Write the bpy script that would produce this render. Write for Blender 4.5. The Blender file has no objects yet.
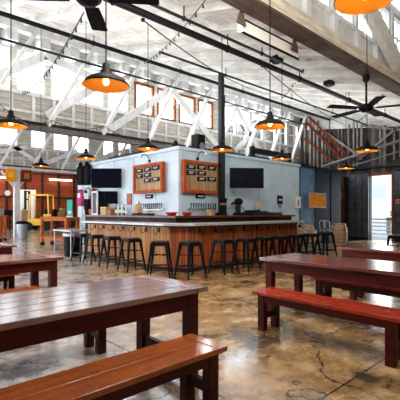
import bpy, bmesh, math, random
from mathutils import Vector, Matrix
random.seed(7)
PI = math.pi
S = bpy.context.scene
COL = S.collection

# ------------------------------------------------------------------ camera
EYE = 1.36; FPX = 385.0; HOR = 212.0
A = math.radians(47.1)                     # +X lies 47.1 deg right of the view, +Y 42.9 deg left
FX, FY = math.cos(A), math.sin(A)          # forward
RX, RY = math.sin(A), -math.cos(A)         # right
cam_d = bpy.data.cameras.new('camera'); cam = bpy.data.objects.new('camera', cam_d); COL.objects.link(cam)
cam_d.sensor_width = 36; cam_d.lens = 36 * FPX / 400; cam_d.shift_y = (HOR - 200) / 400
cam_d.clip_start = .05; cam_d.clip_end = 300
cam.location = (0, 0, EYE); cam.rotation_euler = (PI / 2, 0, math.atan2(FY, FX) - PI / 2)
S.camera = cam
S.view_settings.view_transform = 'Standard'; S.view_settings.look = 'None'
S.view_settings.gamma = 1; S.view_settings.use_curve_mapping = False
S.view_settings.exposure = 0.4

# ------------------------------------------------------------------ world (bright white overcast sky)
w = bpy.data.worlds.new('sky'); S.world = w; w.use_nodes = True
bg = w.node_tree.nodes['Background']; bg.inputs[0].default_value = (.90, .95, 1, 1); bg.inputs[1].default_value = 3.6

def area(name, loc, rot, sx, sy, power, color=(1, 1, 1)):
    l = bpy.data.lights.new(name, 'AREA'); l.shape = 'RECTANGLE'; l.size = sx; l.size_y = sy; l.energy = power; l.color = color
    o = bpy.data.objects.new(name, l); COL.objects.link(o); o.location = loc; o.rotation_euler = rot
    return o

# upward fills added to brighten the white roof; no fixtures stand there
UP = (PI, 0, 0)
area('upfill_bar', (11.0, 9.8, 3.45), UP, 8, 2.2, 95, (1, .97, .93))
area('upfill_left', (3.0, 8.0, 3.3), UP, 5, 4, 95, (1, .97, .93))
area('upfill_right', (13.2, 6.0, 3.3), UP, 6, 1.8, 85, (1, .96, .92))
area('upfill_far', (8.0, 17.0, 3.0), UP, 10, 4, 130, (1, .97, .93))
area('truss_fill', (6.0, 5.0, 3.6), (math.radians(105), 0, 0), 12, 1.0, 55, (1, .98, .95))  # added fill on the truss and clerestory boards, not daylight
area('upfill_near_beam', (5.0, 1.2, 3.4), UP, 8, 2.4, 90, (1, .96, .9))  # added upward fill for the near side of the valley beam
area('far_bay_fill', (8, 27, 5.2), (math.radians(75), 0, 0), 14, 1.5, 400, (1, .9, .75))  # added fill turned on the far plank wall; no lamp hangs here
area('clerestory_daylight', (7.5, 12.6, 5.6), (math.radians(-62), 0, 0), 19, 1.3, 1500, (.93, .96, 1))
area('door_daylight', (19.6, 7.4, 1.7), (0, math.radians(90), 0), 3.0, 1.3, 60, (.93, .97, 1))
area('bar_fill', (2.8, 3.2, 4.2), Vector((-2.9, -3.2, 3.5)).to_track_quat('Z', 'Y').to_euler(), 2.2, 1.2, 170, (1, .93, .84))  # added fill on the counter front; no lamp hangs overhead

# ------------------------------------------------------------------ pixel -> place
def ray(u, v):
    r = (u - 200) / FPX; z = (HOR - v) / FPX
    return Vector((FX + RX * r, FY + RY * r, z))
def at_d(u, v, d): return Vector((0, 0, EYE)) + ray(u, v) * d
def at_z(u, v, z): k = ray(u, v); return Vector((0, 0, EYE)) + k * ((z - EYE) / k.z)
def at_X(u, v, X): k = ray(u, v); return Vector((0, 0, EYE)) + k * (X / k.x)
def at_Y(u, v, Y): k = ray(u, v); return Vector((0, 0, EYE)) + k * (Y / k.y)
VIEW_RZ = math.atan2(RY, RX)               # rotation that turns local X to picture right

# ------------------------------------------------------------------ materials
def nodes(m):
    m.use_nodes = True; nt = m.node_tree; nt.nodes.clear()
    out = nt.nodes.new('ShaderNodeOutputMaterial'); b = nt.nodes.new('ShaderNodeBsdfPrincipled')
    nt.links.new(b.outputs[0], out.inputs[0]); return nt, b
def N(nt, t, **k):
    n = nt.nodes.new(t)
    for a, v in k.items(): setattr(n, a, v)
    return n
def ramp(nt, fac, stops):
    r = N(nt, 'ShaderNodeValToRGB'); e = r.color_ramp.elements
    while len(e) < len(stops): e.new(.5)
    for i, (p, c) in enumerate(stops):
        e[i].position = p; e[i].color = (*c, 1) if len(c) == 3 else c
    nt.links.new(fac, r.inputs[0]); return r.outputs[0]
def noise(nt, vec, scale, detail=5, rough=.6):
    n = N(nt, 'ShaderNodeTexNoise'); n.inputs['Scale'].default_value = scale; n.inputs['Detail'].default_value = detail
    n.inputs['Roughness'].default_value = rough
    nt.links.new(vec, n.inputs['Vector']); return n.outputs['Fac']
def mapping(nt, sc, loc=(0, 0, 0)):
    c = N(nt, 'ShaderNodeTexCoord'); mp = N(nt, 'ShaderNodeMapping')
    mp.inputs['Scale'].default_value = sc; mp.inputs['Location'].default_value = loc
    nt.links.new(c.outputs['Object'], mp.inputs['Vector']); return mp.outputs[0]
def mathn(nt, op, a, b=None):
    n = N(nt, 'ShaderNodeMath', operation=op)
    for i, x in enumerate((a, b)):
        if x is None: continue
        if isinstance(x, (int, float)): n.inputs[i].default_value = x
        else: nt.links.new(x, n.inputs[i])
    return n.outputs[0]
def mixc(nt, fac, a, b, mode='MIX'):
    n = N(nt, 'ShaderNodeMix', data_type='RGBA', blend_type=mode)
    for s, x in ((0, fac), (6, a), (7, b)):
        if isinstance(x, (int, float)): n.inputs[s].default_value = x
        elif isinstance(x, tuple): n.inputs[s].default_value = (*x, 1) if len(x) == 3 else x
        else: nt.links.new(x, n.inputs[s])
    return n.outputs[2]
def bump(nt, b, h, st=.3, dist=.01):
    n = N(nt, 'ShaderNodeBump'); n.inputs['Strength'].default_value = st; n.inputs['Distance'].default_value = dist
    nt.links.new(h, n.inputs['Height']); nt.links.new(n.outputs[0], b.inputs['Normal'])

def plain(name, c, rough=.5, metal=0, var=.15, scale=12, coat=0, spec=.5):
    m = bpy.data.materials.new(name); nt, b = nodes(m)
    f = noise(nt, mapping(nt, (1, 1, 1)), scale)
    lo = tuple(x * (1 - var) for x in c); hi = tuple(min(1, x * (1 + var)) for x in c)
    nt.links.new(ramp(nt, f, [(.3, lo), (.7, hi)]), b.inputs['Base Color'])
    b.inputs['Roughness'].default_value = rough; b.inputs['Metallic'].default_value = metal; b.inputs['Coat Weight'].default_value = coat; b.inputs['Specular IOR Level'].default_value = spec
    return m
def wood(name, dark, light, stretch=(1.2, 14, 14), rough=.3, coat=0, scale=1.6, coat_rough=.12, spec=.3, coat_ior=1.5):
    m = bpy.data.materials.new(name); nt, b = nodes(m)
    v = mapping(nt, stretch); f = noise(nt, v, scale, 8, .65); f2 = noise(nt, mapping(nt, (1, 1, 1)), 2.2, 3)
    c = ramp(nt, f, [(.3, dark), (.68, light)])
    c = mixc(nt, ramp(nt, f2, [(.35, (0, 0, 0)), (.7, (.45, .45, .45))]), c, tuple(x * .55 for x in dark))
    nt.links.new(c, b.inputs['Base Color'])
    b.inputs['Coat Weight'].default_value = coat; b.inputs['Coat Roughness'].default_value = coat_rough; b.inputs['Specular IOR Level'].default_value = spec; b.inputs['Coat IOR'].default_value = coat_ior
    r = ramp(nt, f2, [(.3, (rough * .75,) * 3), (.75, (min(1, rough * 1.5),) * 3)]); nt.links.new(r, b.inputs['Roughness'])
    bump(nt, b, f, .12, .004)
    return m
def planks(name, expr, width, cols, grain, rough=.6, seam=.05, seam_c=(.03, .02, .015), patch=None, coat=0, grain_amt=.5):
    """boards side by side: expr gives weights of x,y,z for the across-the-boards coordinate"""
    m = bpy.data.materials.new(name); nt, b = nodes(m)
    co = N(nt, 'ShaderNodeTexCoord'); sp = N(nt, 'ShaderNodeSeparateXYZ'); nt.links.new(co.outputs['Object'], sp.inputs[0])
    t = None
    for k in range(3):
        if expr[k]:
            q = mathn(nt, 'MULTIPLY', sp.outputs[k], expr[k] / width); t = q if t is None else mathn(nt, 'ADD', t, q)
    fl = mathn(nt, 'FLOOR', t); fr = mathn(nt, 'FRACT', t)
    wn = N(nt, 'ShaderNodeTexWhiteNoise', noise_dimensions='1D'); nt.links.new(fl, wn.inputs['W'])
    n = len(cols); c = ramp(nt, wn.outputs['Value'], [(i / max(1, n - 1), cc) for i, cc in enumerate(cols)])
    g = noise(nt, mapping(nt, grain), 1.5, 7, .65)
    c = mixc(nt, grain_amt, c, ramp(nt, g, [(.3, (.12, .12, .12)), (.62, (1, 1, 1))]), 'MULTIPLY')
    if patch:
        p = noise(nt, mapping(nt, patch[2]), patch[1], 4, .7)
        c = mixc(nt, ramp(nt, p, [(patch[3], (0, 0, 0)), (patch[3] + .1, (1, 1, 1))]), c, patch[0])
    s = mathn(nt, 'LESS_THAN', fr, seam)
    c = mixc(nt, s, c, seam_c)
    nt.links.new(c, b.inputs['Base Color']); b.inputs['Roughness'].default_value = rough; b.inputs['Coat Weight'].default_value = coat
    bump(nt, b, g, .15, .005)
    return m
def emit(name, c, st):
    m = bpy.data.materials.new(name); nt, b = nodes(m)
    b.inputs['Base Color'].default_value = (*c, 1); b.inputs['Emission Color'].default_value = (*c, 1); b.inputs['Emission Strength'].default_value = st
    return m

def floor_mat():
    m = bpy.data.materials.new('stained_concrete'); nt, b = nodes(m)
    v = mapping(nt, (1, 1, 1))
    big = noise(nt, v, .38, 4, .6); mid = noise(nt, v, 2.4, 9, .72); fine = noise(nt, v, 9, 6, .7)
    c = ramp(nt, mid, [(.34, (.17, .09, .035)), (.5, (.42, .25, .105)), (.64, (.66, .45, .24))])
    sheen_c = ramp(nt, mid, [(.32, (.32, .275, .26)), (.66, (.66, .58, .54))])
    co = N(nt, 'ShaderNodeTexCoord'); sp = N(nt, 'ShaderNodeSeparateXYZ'); nt.links.new(co.outputs['Object'], sp.inputs[0])
    zone = mathn(nt, 'ADD', mathn(nt, 'SUBTRACT', sp.outputs[0], mathn(nt, 'MULTIPLY', sp.outputs[1], .5)), mathn(nt, 'MULTIPLY', mathn(nt, 'SUBTRACT', big, .5), 4))
    c = mixc(nt, ramp(nt, mathn(nt, 'ADD', mathn(nt, 'MULTIPLY', zone, .3), .4), [(.35, (1, 1, 1)), (.75, (0, 0, 0))]), c, sheen_c)  # pale reflected sheen of the left floor is put into the colour
    st = noise(nt, mapping(nt, (1, 1, 1), (7, 3, 0)), 1.15, 9, .75)
    c = mixc(nt, ramp(nt, st, [(.53, (0, 0, 0)), (.60, (.85, .85, .85))]), c, (.030, .020, .015))
    c = mixc(nt, ramp(nt, fine, [(.3, (.5, .5, .5)), (.5, (0, 0, 0))]), c, (.12, .085, .06))
    vo = N(nt, 'ShaderNodeTexVoronoi', feature='DISTANCE_TO_EDGE'); vo.inputs['Scale'].default_value = .22
    wv = N(nt, 'ShaderNodeVectorMath', operation='ADD'); nz = N(nt, 'ShaderNodeTexNoise'); nz.inputs['Scale'].default_value = 1.6; nz.inputs['Detail'].default_value = 6
    nt.links.new(v, nz.inputs['Vector']); sc = N(nt, 'ShaderNodeVectorMath', operation='SCALE'); sc.inputs['Scale'].default_value = .9
    nt.links.new(nz.outputs['Color'], sc.inputs[0]); nt.links.new(v, wv.inputs[0]); nt.links.new(sc.outputs[0], wv.inputs[1]); nt.links.new(wv.outputs[0], vo.inputs['Vector'])
    crack = mathn(nt, 'LESS_THAN', vo.outputs['Distance'], .0016)
    br = N(nt, 'ShaderNodeTexBrick', offset=0); br.inputs['Scale'].default_value = 1; br.inputs['Mortar Size'].default_value = .008
    br.inputs['Brick Width'].default_value = 2.6; br.inputs['Row Height'].default_value = 2.6
    nt.links.new(mapping(nt, (1, 1, 1), (.55, 1.15, 0)), br.inputs['Vector'])
    line = mathn(nt, 'MAXIMUM', crack, br.outputs['Fac'])
    c = mixc(nt, line, c, (.03, .024, .02))
    nt.links.new(c, b.inputs['Base Color'])
    r = ramp(nt, mathn(nt, 'ADD', mathn(nt, 'MULTIPLY', mid, .6), mathn(nt, 'MULTIPLY', big, .4)), [(.38, (.10, .10, .10)), (.60, (.38, .38, .38))])
    nt.links.new(r, b.inputs['Roughness']); b.inputs['Coat Weight'].default_value = .4; b.inputs['Coat Roughness'].default_value = .13
    bump(nt, b, fine, .12, .004)
    return m

M = {}
M['floor'] = floor_mat()
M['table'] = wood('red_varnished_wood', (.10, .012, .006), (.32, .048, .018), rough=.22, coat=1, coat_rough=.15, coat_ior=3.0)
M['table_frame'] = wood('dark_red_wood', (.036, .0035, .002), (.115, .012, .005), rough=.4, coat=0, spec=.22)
M['bench'] = wood('orange_varnished_wood', (.36, .065, .014), (.72, .20, .042), rough=.26, coat=.4, spec=.35)
M['bench_red'] = wood('bright_red_varnished_wood', (.28, .020, .007), (.54, .055, .016), rough=.24, coat=.5, spec=.35)
M['ceiling'] = planks('whitewashed_roof_deck', (0, 1, 0), .15, [(.80, .78, .74), (.68, .65, .60), (.86, .84, .80), (.74, .71, .67)], (2, 12, 12), .8, .06, (.22, .18, .14),
                      patch=((.30, .22, .16), .55, (.35, .9, 1), .60))
M['rafter'] = wood('whitewashed_rafter', (.62, .60, .56), (.84, .83, .80), (6, .8, 6), .8)
M['white_wood'] = wood('white_painted_timber', (.64, .64, .63), (.84, .85, .86), (5, 5, 2), .7)
M['cream'] = planks('cream_board_siding', (0, 0, 1), .2, [(.63, .60, .53), (.54, .51, .45), (.71, .68, .60)], (2, 2, 12), .8, .06, (.16, .13, .10))
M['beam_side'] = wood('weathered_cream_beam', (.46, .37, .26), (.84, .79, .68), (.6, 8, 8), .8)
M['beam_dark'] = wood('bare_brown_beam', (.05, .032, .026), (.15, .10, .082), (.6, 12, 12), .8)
M['grey_chord'] = wood('grey_weathered_chord', (.10, .095, .09), (.22, .21, .20), (.6, 8, 8), .7)
M['window_orange'] = wood('orange_stained_frame', (.15, .045, .010), (.28, .095, .022), (5, 5, 2), .5, spec=.15)
M['end_wall'] = planks('dark_timber_cladding', (0, 1, 0), .24, [(.012, .010, .010), (.06, .04, .03), (.02, .016, .014), (.20, .18, .16), (.03, .02, .016)], (10, 10, 1.2), .75, .1, (.003, .003, .003))
M['leak_batten'] = wood('pale_leak_batten', (.10, .085, .075), (.42, .38, .34), (8, 8, 1), .8)
M['orange_wall'] = planks('rust_red_plank_wall', (0, 0, 1), .45, [(.44, .075, .018), (.36, .055, .015), (.52, .10, .022)], (.7, .7, 8), .7, .05, (.06, .012, .006))
M['dark_wood'] = wood('dark_brown_timber', (.02, .011, .008), (.065, .03, .018), (6, 6, 1.5), .6)
M['steel_wall'] = plain('pale_blue_painted_steel', (.48, .62, .71), .42, 0, .14, 1.5)
M['steel_left'] = plain('white_blue_painted_steel', (.58, .68, .77), .5, 0, .10, 1.5)
M['steel_mid'] = plain('mid_blue_steel_step', (.08, .18, .30), .4, 0, .6, 1.8, spec=.2)
M['steel_dark'] = plain('near_black_steel_step', (.010, .017, .034), .5, 0, .5, 2.5, spec=.06)
M['door_steel'] = plain('dark_sheet_metal', (.055, .06, .075), .42, .1, .55, 3)
M['black'] = plain('black_painted_metal', (.007, .007, .008), .45, 0, .2, spec=.10)
M['black_soft'] = plain('black_cloth', (.008, .008, .010), .9, spec=.1)
M['gunmetal'] = plain('dark_gunmetal', (.013, .014, .016), .4, 0, .3, spec=.2)
M['galv'] = plain('galvanized_steel', (.42, .45, .48), .35, .7, .25, 8)
M['counter_top'] = plain('grey_zinc_countertop', (.46, .47, .49), .28, .2, .25, 5)
M['counter_front'] = planks('orange_barn_boards', (1, -1, 0), .105, [(.48, .10, .016), (.30, .050, .009), (.58, .16, .035), (.38, .07, .012), (.18, .034, .008)], (9, 9, .5), .55, .11, (.012, .004, .002), coat=.1, grain_amt=.8)
M['counter_front_pale'] = planks('pale_barn_boards', (1, -1, 0), .12, [(.62, .28, .09), (.52, .17, .045), (.72, .37, .15), (.48, .14, .036)], (9, 9, .5), .6, .09, (.05, .02, .01), grain_amt=.55)
M['redbrown'] = wood('red_brown_bar_top', (.06, .014, .010), (.20, .05, .025), (1, 5, 5), .35, .3)
M['frame_orange'] = wood('orange_cedar_frame', (.34, .05, .010), (.52, .10, .020), (4, 4, 4), .5, spec=.15)
M['menu_wood'] = planks('menu_board_planks', (1, 0, 0), .15, [(.46, .27, .12), (.34, .18, .075), (.56, .36, .18), (.40, .24, .11)], (10, 10, 1), .6, .05, (.04, .02, .01))
M['pub_orange'] = wood('orange_pine', (.36, .07, .014), (.58, .15, .032), (3, 3, 3), .5, spec=.15)
M['lamp_black'] = plain('black_enamel', (.006, .006, .008), .5, 0, .1, spec=.08)
M['fan_black'] = plain('matt_black_blades', (.004, .003, .005), .7, 0, .2, spec=.05)
M['lamp_gold'] = plain('golden_orange_enamel', (.95, .36, .02), .45, 0, .06)
M['bulb'] = emit('warm_bulb', (1, .66, .25), 4)
M['white'] = plain('white_paint', (.80, .80, .79), .45, 0, .05)
M['strip_white'] = plain('cream_reflector', (.86, .82, .74), .4, 0, .04)
M['tube'] = emit('fluorescent_tube', (1, .93, .78), 5)
M['screen'] = plain('black_glass_screen', (.003, .004, .012), .2, 0, .1, spec=.15)
M['yellow'] = plain('yellow_machine_paint', (.78, .46, .02), .4, 0, .1)
M['teal'] = plain('teal_card', (.03, .50, .46), .5)
M['pink'] = plain('magenta_cloth', (.55, .05, .20), .9)
M['greycloth'] = plain('pale_grey_cloth', (.55, .54, .58), .9)
M['redcloth'] = plain('red_cloth', (.55, .04, .05), .9)
M['bluecloth'] = plain('blue_cloth', (.06, .10, .38), .9)
M['red'] = plain('red_paint', (.52, .03, .03), .4)
M['rust'] = plain('rust_orange_steel', (.17, .024, .008), .7, 0, .4, 6, spec=.05)
M['door_trim'] = wood('red_brown_door_trim', (.16, .04, .015), (.30, .09, .035), (4, 4, 2), .6)
M['amber'] = plain('amber_orange_panel', (.80, .26, .003), .6, 0, .25, 3, spec=.05)
M['oak'] = planks('oak_staves', (1, 1, 0), .09, [(.78, .46, .18), (.62, .33, .12), (.85, .56, .26)], (6, 6, 1), .5, .06, (.12, .05, .02))
M['tan'] = plain('tan_card', (.50, .32, .17), .6)
M['brownbox'] = plain('brown_box', (.30, .13, .05), .6)
M['bottle_brown'] = plain('brown_bottle', (.14, .045, .015), .15)
M['bottle_green'] = plain('green_bottle', (.03, .11, .05), .15)
M['bottle_clear'] = plain('clear_bottle', (.55, .60, .62), .12)
M['leaf'] = plain('green_leaves', (.16, .34, .07), .6, 0, .5, 9)
M['concrete_out'] = plain('pale_outdoor_concrete', (.17, .19, .21), .8)
M['pale_facade'] = plain('pale_facade', (.50, .50, .49), .8, 0, .12, 1)
M['pipe_grey'] = plain('dusty_grey_pipe', (.20, .21, .23), .6, 0, .3, spec=.15)
M['facade_window'] = plain('grey_teal_glass', (.34, .46, .46), .5)
M['grey'] = plain('mid_grey', (.20, .21, .22), .5)
M['chrome'] = plain('brushed_chrome', (.55, .56, .58), .25, .9, .1)
M['liner'] = plain('white_bin_liner', (.72, .74, .78), .45)
M['tag_text'] = plain('pale_lettering', (.55, .56, .58), .6)
def glass_mat():
    m = bpy.data.materials.new('window_glass'); m.use_nodes = True; nt = m.node_tree; nt.nodes.clear()
    out = N(nt, 'ShaderNodeOutputMaterial'); t = N(nt, 'ShaderNodeBsdfTransparent'); g = N(nt, 'ShaderNodeBsdfGlossy'); g.inputs['Roughness'].default_value = .03
    t.inputs[0].default_value = (.95, .97, .98, 1)
    f = noise(nt, mapping(nt, (1, 1, 1)), 2.0); r = ramp(nt, f, [(.3, (.04,) * 3), (.7, (.08,) * 3)])
    mx = N(nt, 'ShaderNodeMixShader'); nt.links.new(r, mx.inputs[0]); nt.links.new(t.outputs[0], mx.inputs[1]); nt.links.new(g.outputs[0], mx.inputs[2])
    nt.links.new(mx.outputs[0], out.inputs[0]); return m
M['glass'] = glass_mat()

# ------------------------------------------------------------------ mesh building
class MB:
    def __init__(s): s.b = bmesh.new()
    def box(s, c, d, rz=0, rot=None):
        mt = Matrix.Translation(Vector(c)) @ (rot.to_4x4() if rot is not None else Matrix.Rotation(rz, 4, 'Z')) @ Matrix.Diagonal((d[0], d[1], d[2], 1))
        bmesh.ops.create_cube(s.b, size=1, matrix=mt); return s
    def span(s, lo, hi):
        lo = Vector(lo); hi = Vector(hi); return s.box((lo + hi) / 2, hi - lo)
    def beam(s, p0, p1, w, h, up=(0, 0, 1)):
        p0 = Vector(p0); p1 = Vector(p1); x = (p1 - p0); L = x.length; x.normalize()
        y = Vector(up).cross(x)
        if y.length < 1e-5: y = Vector((0, 1, 0)).cross(x)
        y.normalize(); z = x.cross(y)
        return s.box((p0 + p1) / 2, (L, w, h), rot=Matrix((x, y, z)).transposed())
    def taper(s, p0, p1, w0, w1):
        """square bar from p0 to p1 whose side goes from w0 to w1"""
        vs = []
        for p, q in ((p0, w0), (p1, w1)):
            for dx, dy in ((-1, -1), (1, -1), (1, 1), (-1, 1)):
                vs.append(s.b.verts.new((p[0] + dx * q / 2, p[1] + dy * q / 2, p[2])))
        s.b.faces.new(vs[:4][::-1]); s.b.faces.new(vs[4:])
        for i in range(4): s.b.faces.new((vs[i], vs[(i + 1) % 4], vs[4 + (i + 1) % 4], vs[4 + i]))
        return s
    def tube(s, pts, r, n=8):
        pts = [Vector(p) for p in pts]; rings = []
        for i, p in enumerate(pts):
            t = (pts[min(i + 1, len(pts) - 1)] - pts[max(i - 1, 0)]).normalized()
            a = Vector((0, 0, 1)).cross(t)
            if a.length < 1e-3: a = Vector((1, 0, 0))
            a.normalize(); b2 = t.cross(a)
            rr = r[i] if isinstance(r, (list, tuple)) else r
            rings.append([s.b.verts.new(p + (a * math.cos(2 * PI * k / n) + b2 * math.sin(2 * PI * k / n)) * rr) for k in range(n)])
        for q in range(len(rings) - 1):
            for k in range(n): s.b.faces.new((rings[q][k], rings[q][(k + 1) % n], rings[q + 1][(k + 1) % n], rings[q + 1][k]))
        s.b.faces.new(rings[0][::-1]); s.b.faces.new(rings[-1]); return s
    def lathe(s, prof, c=(0, 0, 0), n=28, cap=True):
        c = Vector(c); rings = []
        for r, z in prof: rings.append([s.b.verts.new(c + Vector((r * math.cos(2 * PI * k / n), r * math.sin(2 * PI * k / n), z))) for k in range(n)])
        for q in range(len(rings) - 1):
            for k in range(n): s.b.faces.new((rings[q][k], rings[q][(k + 1) % n], rings[q + 1][(k + 1) % n], rings[q + 1][k]))
        if cap: s.b.faces.new(rings[0][::-1]); s.b.faces.new(rings[-1])
        return s
    def prism(s, poly, vec):
        vec = Vector(vec); a = [s.b.verts.new(Vector(p)) for p in poly]; b2 = [s.b.verts.new(Vector(p) + vec) for p in poly]; n = len(a)
        s.b.faces.new(a[::-1]); s.b.faces.new(b2)
        for i in range(n): s.b.faces.new((a[i], a[(i + 1) % n], b2[(i + 1) % n], b2[i]))
        return s
    def ball(s, c, r, sc=(1, 1, 1), seg=12):
        bmesh.ops.create_uvsphere(s.b, u_segments=seg, v_segments=max(6, seg // 2), radius=r, matrix=Matrix.Translation(Vector(c)) @ Matrix.Diagonal((*sc, 1))); return s
    def make(s, name, mat, parent=None, smooth=False, bevel=0, loc=None, rz=0):
        bmesh.ops.recalc_face_normals(s.b, faces=s.b.faces)
        me = bpy.data.meshes.new(name); s.b.to_mesh(me); s.b.free()
        me.materials.append(M[mat] if isinstance(mat, str) else mat)
        if smooth:
            for p in me.polygons: p.use_smooth = True
        o = bpy.data.objects.new(name, me); COL.objects.link(o)
        if parent: o.parent = parent
        if loc is not None: o.location = loc
        if rz: o.rotation_euler.z = rz
        if bevel:
            b = o.modifiers.new('bevel', 'BEVEL'); b.width = bevel; b.segments = 2; b.limit_method = 'ANGLE'; b.angle_limit = math.radians(40)
        return o
def tag(o, label=None, cat=None, group=None, kind=None):
    if label: o['label'] = label
    if cat: o['category'] = cat
    if group: o['group'] = group
    if kind: o['kind'] = kind
    return o
def thing(name, label, cat, loc=(0, 0, 0), rz=0, group=None):
    o = bpy.data.objects.new(name, None); COL.objects.link(o); o.empty_display_size = .1
    o.location = loc; o.rotation_euler.z = rz; return tag(o, label, cat, group)
def struct(o): o['kind'] = 'structure'; return o
def structE(name, loc=(0, 0, 0)):
    o = bpy.data.objects.new(name, None); COL.objects.link(o); o.location = loc; o['kind'] = 'structure'; return o
def copy_tree(o, parent=None):
    c = o.copy(); COL.objects.link(c)
    if parent: c.parent = parent
    for ch in list(o.children): copy_tree(ch, c)
    return c
def place(proto, first, loc, rz, label, group):
    o = proto if first else copy_tree(proto)
    o.location = loc; o.rotation_euler = (0, 0, rz); tag(o, label, None, group); return o

# ================================================================== THE SETTING
def ceil_z(Y): return 4.56 + .28 * (Y - 4.0)
struct(MB().span((-4, -4.2, -.2), (18.7, 34.3, 0)).make('floor', 'floor'))
struct(MB().span((18.7, -6, -.25), (45, 30, -.03)).make('floor_outdoors', 'concrete_out'))

def roof(name, y0, z0, y1, z1, x0, x1):
    return struct(MB().prism([(x0, y0, z0), (x0, y1, z1), (x0, y1, z1 + .12), (x0, y0, z0 + .12)], (x1 - x0, 0, 0)).make(name, 'ceiling'))
c1 = roof('ceiling', 3.7, ceil_z(3.7) + .12, 11.95, ceil_z(11.95) + .12, -3, 18.7)
for i in range(24):
    x = -2.6 + i * .9
    MB().beam((x, 4.03, ceil_z(4.03) + .06), (x, 11.6, ceil_z(11.6) + .06), .2, .14).make('rafter', 'rafter', c1)
roof('ceiling_near_bay', -4.2, 4.6, 3.66, 6.75, -3, 18.7)
roof('ceiling_middle_bay', 11.98, 4.5, 22.2, 6.85, -3, 24)
roof('ceiling_far_bay', 22.25, 4.6, 34.3, 7.4, -3, 30)
# soffit lookouts between ridge chord and clerestory glass
lk = MB()
for i in range(20):
    x = -.3 + i * .9; lk.span((x, 11.3, 6.12), (x + .3, 11.8, 6.46))
so = struct(lk.make('trim_1', 'white_wood'))

# valley beam (right): cream faces, bare brown underside
vb = structE('trim_2', (0, 3.84, 4.56))
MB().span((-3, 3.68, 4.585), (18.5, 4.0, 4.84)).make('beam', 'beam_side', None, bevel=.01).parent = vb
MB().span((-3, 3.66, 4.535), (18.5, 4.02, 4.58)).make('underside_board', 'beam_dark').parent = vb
for ch in vb.children: ch.location = (0, -3.84, -4.56)

# glazed band above the valley beam
def window(n, x0, x1, z0, z1, Y, fm='white_wood', cols=1, rows=2, fw=.06):
    o = structE('window_%d' % n, ((x0 + x1) / 2, Y, z0)); W = (x1 - x0); H = z1 - z0
    f = MB()
    f.box((-W / 2 + fw / 2, 0, H / 2), (fw, .1, H)).box((W / 2 - fw / 2, 0, H / 2), (fw, .1, H))
    f.box((0, 0, fw / 2), (W - 2 * fw, .1, fw)).box((0, 0, H - fw / 2), (W - 2 * fw, .1, fw)); f.make('frame', fm, o)
    g = MB()
    for k in range(1, rows): g.box((0, 0, H * k / rows), (W - 2 * fw, .05, .03))
    for k in range(1, cols): g.box((-W / 2 + W * k / cols, 0, H / 2), (.03, .05, H - 2 * fw))
    g.make('muntin', fm, o)
    MB().box((0, 0, H / 2), (W - 2 * fw, .008, H - 2 * fw)).make('pane', 'glass', o)
    return o
WN = 0
wv = MB().span((-3, 3.86, 4.84), (18.5, 3.96, 5.28)).span((-3, 3.80, 5.28), (18.5, 3.96, 5.36)).span((-3, 3.80, 6.45), (18.5, 3.96, 6.6))
for i in range(22):
    x = -2.8 + i * 1.0; wv.span((x - .07, 3.76, 4.84), (x + .07, 3.96, 5.28)).span((x - .07, 3.80, 5.36), (x + .07, 3.96, 6.45))
struct(wv.make('wall_valley', 'white_wood'))
for i in range(3, 16):
    x = -2.8 + i * 1.0; WN += 1; window(WN, x + .07, x + .93, 5.36, 6.45, 3.9, cols=2, rows=2)

# clerestory wall under the ridge
def clerestory(name, Y, x0, x1, wins, zb, zs, zt, ztop, orange=()):
    m = MB().span((x0, Y - .05, zb), (x1, Y + .05, zs)).span((x0, Y - .06, zt), (x1, Y + .06, ztop))
    xs = x0
    for a, b in wins:
        if a - xs > .01: m.span((xs, Y - .05, zs), (a, Y + .05, zt))
        xs = b
    m.span((xs, Y - .05, zs), (x1, Y + .05, zt))
    struct(m.make(name, 'cream'))
    st = MB().span((x0, Y - .16, zs - .09), (x1, Y - .05, zs)).span((x0, Y - .13, zb + .45), (x1, Y - .05, zb + .52))
    x = x0 + .3
    while x < x1: st.span((x, Y - .12, zb), (x + .09, Y - .05, zs - .09)); x += .62
    tn = struct(st.make('trim_' + name.split('_', 1)[1], 'white_wood'))
    global WN
    for k, (a, b) in enumerate(wins):
        WN += 1; window(WN, a, b, zs, zt, Y, 'window_orange' if (a, b) in orange else 'white_wood', fw=.10 if (a, b) in orange else .06)
wins = [(1.75 + i * .98, 1.75 + i * .98 + .82) for i in range(6)]
org = [(7.72, 8.62), (8.74, 9.68), (9.80, 10.72), (10.84, 11.75)]
hazy = [(12.3 + i * 1.02, 12.3 + i * 1.02 + .90) for i in range(6)]
clerestory('wall_clerestory', 11.85, -3, 18.5, wins + org + hazy, 3.82, 4.88, 6.10, 6.7, org)
clerestory('wall_far_clerestory', 21.95, -3, 24, [(3.3, 4.2), (4.6, 5.5), (6.0, 6.95), (7.6, 8.46), (8.85, 9.8), (9.97, 11.1), (12.0, 12.8), (13.1, 14.1), (15, 16)], 3.75, 4.9, 6.1, 6.75)

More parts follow.
